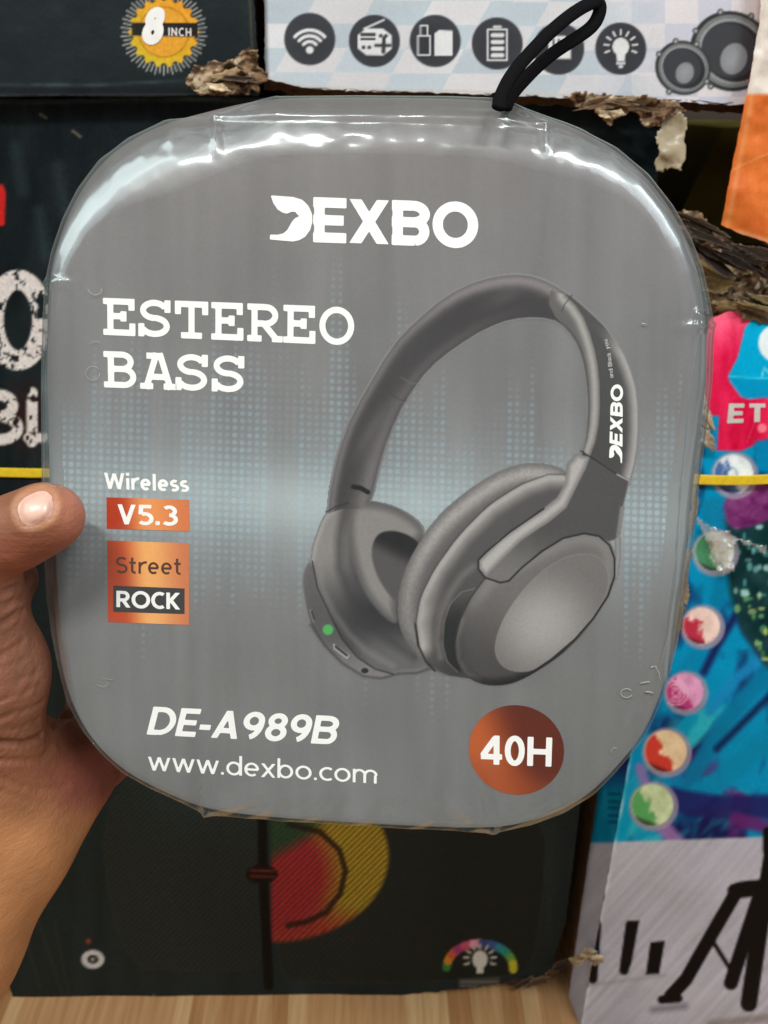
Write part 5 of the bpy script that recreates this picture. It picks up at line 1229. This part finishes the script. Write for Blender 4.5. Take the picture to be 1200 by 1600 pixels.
# ------------------------------------------------------------------ the hand holding the box
def hand():
    def pt(px, py, d): return at_depth(px, py, d)
    caps = []   # a, b, ra, rb, blend
    def cap(a, b, ra, rb, k=.006): caps.append((pt(*a), pt(*b), ra, rb, k))
    # forearm, wrist
    cap((-290, 1720, .300), (-112, 1470, .315), .034, .0305)
    cap((-112, 1470, .315), (0, 1308, .325), .0305, .0245, .014)
    # heel of the hand and palm behind the side of the box
    cap((5, 1310, .325), (72, 1225, .340), .0245, .021, .014)
    cap((72, 1225, .342), (150, 1170, .376), .021, .016, .010)
    cap((50, 1236, .336), (124, 1192, .352), .017, .015, .008)
    cap((-20, 1240, .322), (-70, 1060, .345), .028, .024, .010)
    cap((-70, 1060, .360), (-40, 930, .366), .022, .015, .010)
    cap((150, 1170, .376), (165, 980, .388), .015, .012, .010)
    # ball of the thumb
    cap((-40, 1200, .312), (-36, 1050, .300), .024, .0225, .008)
    cap((-36, 1050, .300), (-56, 950, .290), .0225, .018, .008)
    cap((-20, 930, .303), (20, 905, .306), .012, .009, .006)
    # thumb
    cap((-50, 950, .290), (-30, 862, .281), .016, .0125, .008)
    cap((-30, 862, .281), (28, 830, .276), .0120, .0118, .005)
    cap((28, 830, .276), (66, 812, .2735), .0115, .0108, .004)
    cap((66, 812, .2735), (84, 806, .2735), .0106, .0098, .004)
    # four fingers behind the box
    for base, mid, tip, r in (((150, 945, .386), (190, 905, .383), (330, 872, .378), .0092), ((155, 1010, .387), (215, 990, .386), (375, 968, .379), .0096),
                              ((160, 1085, .387), (225, 1065, .386), (362, 1050, .379), .0090), ((160, 1145, .386), (230, 1135, .386), (330, 1128, .380), .0078)):
        cap(base, mid, r * 1.1, r, .004); cap(mid, tip, r, r * .85, .002)
    lo = np.min([np.minimum(a - ra, b - rb) for a, b, ra, rb, k in caps], 0) - .006
    hi = np.max([np.maximum(a + ra, b + rb) for a, b, ra, rb, k in caps], 0) + .006
    g = .0017
    ax = [np.arange(lo[i], hi[i] + g, g) for i in range(3)]
    X, Y, Z = np.meshgrid(*ax, indexing='ij'); shp = X.shape
    P = np.column_stack([X.ravel(), Y.ravel(), Z.ravel()]).astype(np.float32)
    D = None
    for a, b_, ra, rb, k in caps:
        ab = b_ - a; t = np.clip(((P - a) @ ab) / (ab @ ab), 0, 1).astype(np.float32)
        d = np.linalg.norm(P - a - t[:, None] * ab, axis=1) - (ra + (rb - ra) * t)
        if D is None: D = d
        else:
            hh = np.clip(.5 + .5 * (D - d) / k, 0, 1); D = D * (1 - hh) + d * hh - k * hh * (1 - hh)
    # the hand gives way to the box it holds
    D = D.reshape(shp)
    ins = D < 0
    # surface nets
    nx, ny, nz = shp
    s = np.zeros((nx - 1, ny - 1, nz - 1, 3)); cnt = np.zeros((nx - 1, ny - 1, nz - 1))
    corners = [(i, j, k) for i in (0, 1) for j in (0, 1) for k in (0, 1)]
    for a in corners:
        for b_ in corners:
            if sum(abs(p - q) for p, q in zip(a, b_)) == 1 and a < b_:
                A = D[a[0]:nx - 1 + a[0], a[1]:ny - 1 + a[1], a[2]:nz - 1 + a[2]]; Bq = D[b_[0]:nx - 1 + b_[0], b_[1]:ny - 1 + b_[1], b_[2]:nz - 1 + b_[2]]
                m = (A < 0) != (Bq < 0); t = np.where(m, A / np.where(m, A - Bq, 1), 0)
                for c in range(3): s[..., c] += np.where(m, a[c] + (b_[c] - a[c]) * t, 0)
                cnt += m
    act = cnt > 0; idx = np.full(act.shape, -1); idx[act] = np.arange(act.sum())
    ijk = np.argwhere(act); V = (ijk + s[act] / cnt[act][:, None]) * g + lo
    faces = []
    for d in range(3):
        o1, o2 = [(1, 2), (2, 0), (0, 1)][d]
        sl0 = [slice(1, n - 1) for n in shp]; sl1 = list(sl0); sl0[d] = slice(0, shp[d] - 1); sl1[d] = slice(1, shp[d])
        a = ins[tuple(sl0)]; b_ = ins[tuple(sl1)]
        ch = np.argwhere(a != b_); sign = a[tuple(ch.T)]
        base = ch.copy()
        for c in range(3):
            if c != d: base[:, c] += 1
        def id_(off1, off2):
            q = base.copy(); q[:, o1] += off1; q[:, o2] += off2; return idx[tuple(q.T)]
        q = np.column_stack([id_(-1, -1), id_(0, -1), id_(0, 0), id_(-1, 0)])
        q[~sign] = q[~sign][:, ::-1]; faces.append(q)
    Q = np.concatenate(faces); Q = Q[(Q >= 0).all(1)]
    # relax, then press the creases into the skin
    n = len(V); E = np.concatenate([Q[:, [0, 1]], Q[:, [1, 2]], Q[:, [2, 3]], Q[:, [3, 0]]])
    deg = np.bincount(E.ravel(), minlength=n)[:, None].astype(float)
    for _ in range(4):
        acc = np.zeros_like(V)
        for c in range(3): acc[:, c] = np.bincount(E[:, 0], V[E[:, 1], c], n) + np.bincount(E[:, 1], V[E[:, 0], c], n)
        V = .4 * V + .6 * acc / deg
    return V, Q
HV, HQ = hand()
CREASE = [([(-40, 1162), (0, 1160), (38, 1161), (69, 1147), (91, 1131), (110, 1118)], 4.5, .0022), ([(-40, 1190), (0, 1188), (47, 1188), (66, 1184), (80, 1170)], 4, .0014), ([(-30, 1135), (0, 1122), (50, 1106), (68, 1096)], 3.2, .0010),
          ([(-30, 1112), (0, 1097), (40, 1080), (66, 1070)], 3, .0009), ([(-30, 1090), (0, 1074), (40, 1058), (62, 1050)], 3, .0007), ([(-30, 1060), (0, 1046), (40, 1030), (58, 1026)], 3, .0006), ([(-30, 1040), (0, 1024), (36, 1002)], 3, .0008),
          ([(-20, 1206), (0, 1214), (31, 1228), (62, 1234), (106, 1228)], 4, .0008), ([(0, 1236), (40, 1250), (84, 1262)], 4, .0005), ([(0, 948), (30, 936), (56, 918)], 4, .0012), ([(0, 925), (30, 915), (52, 900)], 3.4, .0010), ([(0, 975), (26, 960), (54, 945)], 4, .0012),
          ([(10, 1140), (34, 1136), (60, 1124)], 3, .0007), ([(-10, 1174), (30, 1174), (60, 1166)], 3, .0006)]
hn = None
me_t = bpy.data.meshes.new('tmp'); me_t.from_pydata([tuple(map(float, v)) for v in HV], [], [tuple(map(int, q)) for q in HQ]); me_t.update()
HN = np.zeros(len(HV) * 3, np.float32); me_t.vertices.foreach_get('normal', HN); HN = HN.reshape(-1, 3).astype(float)
bpy.data.meshes.remove(me_t)
hp_px = to_px(HV); front = (HN @ (-FWD)) > -.1
dsp = np.zeros(len(HV))
for pts, w, a in CREASE:
    a = a * 1.25; w = w * .8
    dsp -= a * np.exp(-(line_d(hp_px, pts) / w) ** 2) * front
    dsp += a * .35 * np.exp(-((line_d(hp_px, pts) - w * 2.2) / w) ** 2) * front
# nail bed: the rim of the nail sits in a shallow groove
NAIL = smooth([(29, 806), (27, 793), (33, 781), (48, 772), (64, 766), (76, 768), (83, 778), (84, 792), (79, 807), (70, 813), (50, 822), (38, 821)], 2)
nsd = poly_sd(hp_px, NAIL)
dsp += (-.0007 * np.exp(-(nsd / 4) ** 2) + .0006 * np.exp(-((nsd - 8) / 6) ** 2)) * front
HV2 = HV + HN * dsp[:, None]
skin, nt, b = nodes('brown skin')
tc = nt.nodes.new('ShaderNodeTexCoord')
def noise(sc, det=4, vec=None):
    n = nt.nodes.new('ShaderNodeTexNoise'); n.inputs['Scale'].default_value = sc; n.inputs['Detail'].default_value = det
    nt.links.new(vec or tc.outputs['Object'], n.inputs['Vector']); return n
at = nt.nodes.new('ShaderNodeAttribute'); at.attribute_name = 'ink'
na = noise(55, 3); ra = nt.nodes.new('ShaderNodeMapRange'); ra.inputs[1].default_value = .3; ra.inputs[2].default_value = .7; ra.inputs[3].default_value = .82; ra.inputs[4].default_value = 1.15
nt.links.new(na.outputs[0], ra.inputs[0]); sc_ = nt.nodes.new('ShaderNodeVectorMath'); sc_.operation = 'SCALE'
nt.links.new(at.outputs['Color'], sc_.inputs[0]); nt.links.new(ra.outputs[0], sc_.inputs['Scale']); nt.links.new(sc_.outputs[0], b.inputs['Base Color'])
b.inputs['Roughness'].default_value = .48; b.inputs['Specular IOR Level'].default_value = .4
b.inputs['Subsurface Weight'].default_value = .06; b.inputs['Subsurface Radius'].default_value = (.006, .002, .001); b.inputs['Subsurface Scale'].default_value = 1
vo = nt.nodes.new('ShaderNodeTexVoronoi'); vo.inputs['Scale'].default_value = 900; nt.links.new(tc.outputs['Object'], vo.inputs['Vector'])
mpv = nt.nodes.new('ShaderNodeMapping'); mpv.inputs['Scale'].default_value = (.5, 1, 2.2); mpv.inputs['Rotation'].default_value = (0, .45, 0); nt.links.new(tc.outputs['Object'], mpv.inputs[0])
nb = noise(190, 5, mpv.outputs[0])
b1 = nt.nodes.new('ShaderNodeBump'); b1.inputs['Strength'].default_value = .25; b1.inputs['Distance'].default_value = .0004; nt.links.new(vo.outputs[0], b1.inputs['Height'])
b2 = nt.nodes.new('ShaderNodeBump'); b2.inputs['Strength'].default_value = .34; b2.inputs['Distance'].default_value = .0012; nt.links.new(nb.outputs[0], b2.inputs['Height'])
nt.links.new(b1.outputs[0], b2.inputs['Normal']); nt.links.new(b2.outputs[0], b.inputs['Normal'])
# skin tone by place on the hand: paler pink fingertip pad, browner knuckle, yellowish forearm; shade on the palm is painted in
x, y = hp_px.T
tone = np.tile(np.array([166, 112, 86.]), (len(HV), 1))
k = ss(y, 1190, 1330)[:, None]; tone = tone * (1 - k) + np.array([196, 142, 96]) * k
k = (ss(x, 60, 130) * ss(y, 1090, 1150) * (1 - ss(y, 1230, 1290)))[:, None]; tone = tone * (1 - k) + np.array([150, 88, 76]) * k
k = (ss(y, 880, 920) * (1 - ss(y, 1120, 1200)))[:, None]; tone = tone * (1 - k) + np.array([152, 104, 82]) * k  # palm below the thumb darkened in the skin colour for shade
k = (ss(y, 700, 760) * (1 - ss(y, 880, 920)) * (1 - ss(x, 0, 40)))[:, None]; tone = tone * (1 - k) + np.array([160, 110, 86]) * k
k = (ss(y, 700, 760) * (1 - ss(y, 880, 920)) * ss(x, 84, 112))[:, None]; tone = tone * (1 - k) + np.array([182, 120, 98]) * k
k = (ss(y, 822, 850) * (1 - ss(y, 880, 920)))[:, None] * .5; tone = tone * (1 - k) + np.array([164, 92, 76]) * k
rim = np.exp(-((nsd - 5) / 7) ** 2)[:, None] * (y < 850)[:, None] * .5; tone = tone * (1 - rim) + np.array([214, 168, 130]) * rim
tone = tone * np.array([.91, .87, .84])
hd = mesh('person', HV2, HQ, skin, None, True, lin(tone))
tag(hd, "left hand and wrist of a person gripping the grey box, thumb laid on its front", 'person')
sub = hd.modifiers.new('smooth', 'SUBSURF'); sub.levels = 1; sub.render_levels = 1
# thumb nail: a thin curved plate following the thumb
lo, hi = box_of(NAIL, 0)
xs = np.linspace(lo[0], hi[0], 30); ys = np.linspace(lo[1], hi[1], 30)
from mathutils.bvhtree import BVHTree
bv = BVHTree.FromPolygons([tuple(map(float, v)) for v in HV2], [tuple(map(int, q)) for q in HQ])
V = []; ok = []
gx = np.linspace(0, 1, 22); cx_, cy_ = 57, 793
ringn = np.array(resample(NAIL, 48))
V2 = [(cx_, cy_)]; 
for r in np.linspace(.12, 1, 10): V2 += [tuple(np.array([cx_, cy_]) + (p - np.array([cx_, cy_])) * r) for p in ringn]
pts3 = []
for i, p in enumerate(V2):
    d = rays([p])[0]; dn = d / np.linalg.norm(d)
    hit = bv.ray_cast(Vector(CAM), Vector(dn))
    q = np.array(hit[0]) if hit[0] is not None else CAM + d * .265
    rr0 = 0 if i == 0 else (1 + (i - 1) // 48) / 10
    pts3.append(q + (-dn) * (.0010 * (1 - rr0 ** 4) + .0001))
Fn = [(0, 1 + i, 1 + (i + 1) % 48) for i in range(48)] + [(1 + k * 48 + i, 1 + (k + 1) * 48 + i, 1 + (k + 1) * 48 + (i + 1) % 48, 1 + k * 48 + (i + 1) % 48) for k in range(9) for i in range(48)]
nailm = plain_mat('thumb nail', (232, 186, 168), .3, .6, .05, 150, 0)
nailm.node_tree.nodes['Principled BSDF'].inputs['Coat Weight'].default_value = .3
mesh('thumbnail', pts3, Fn, nailm, hd)
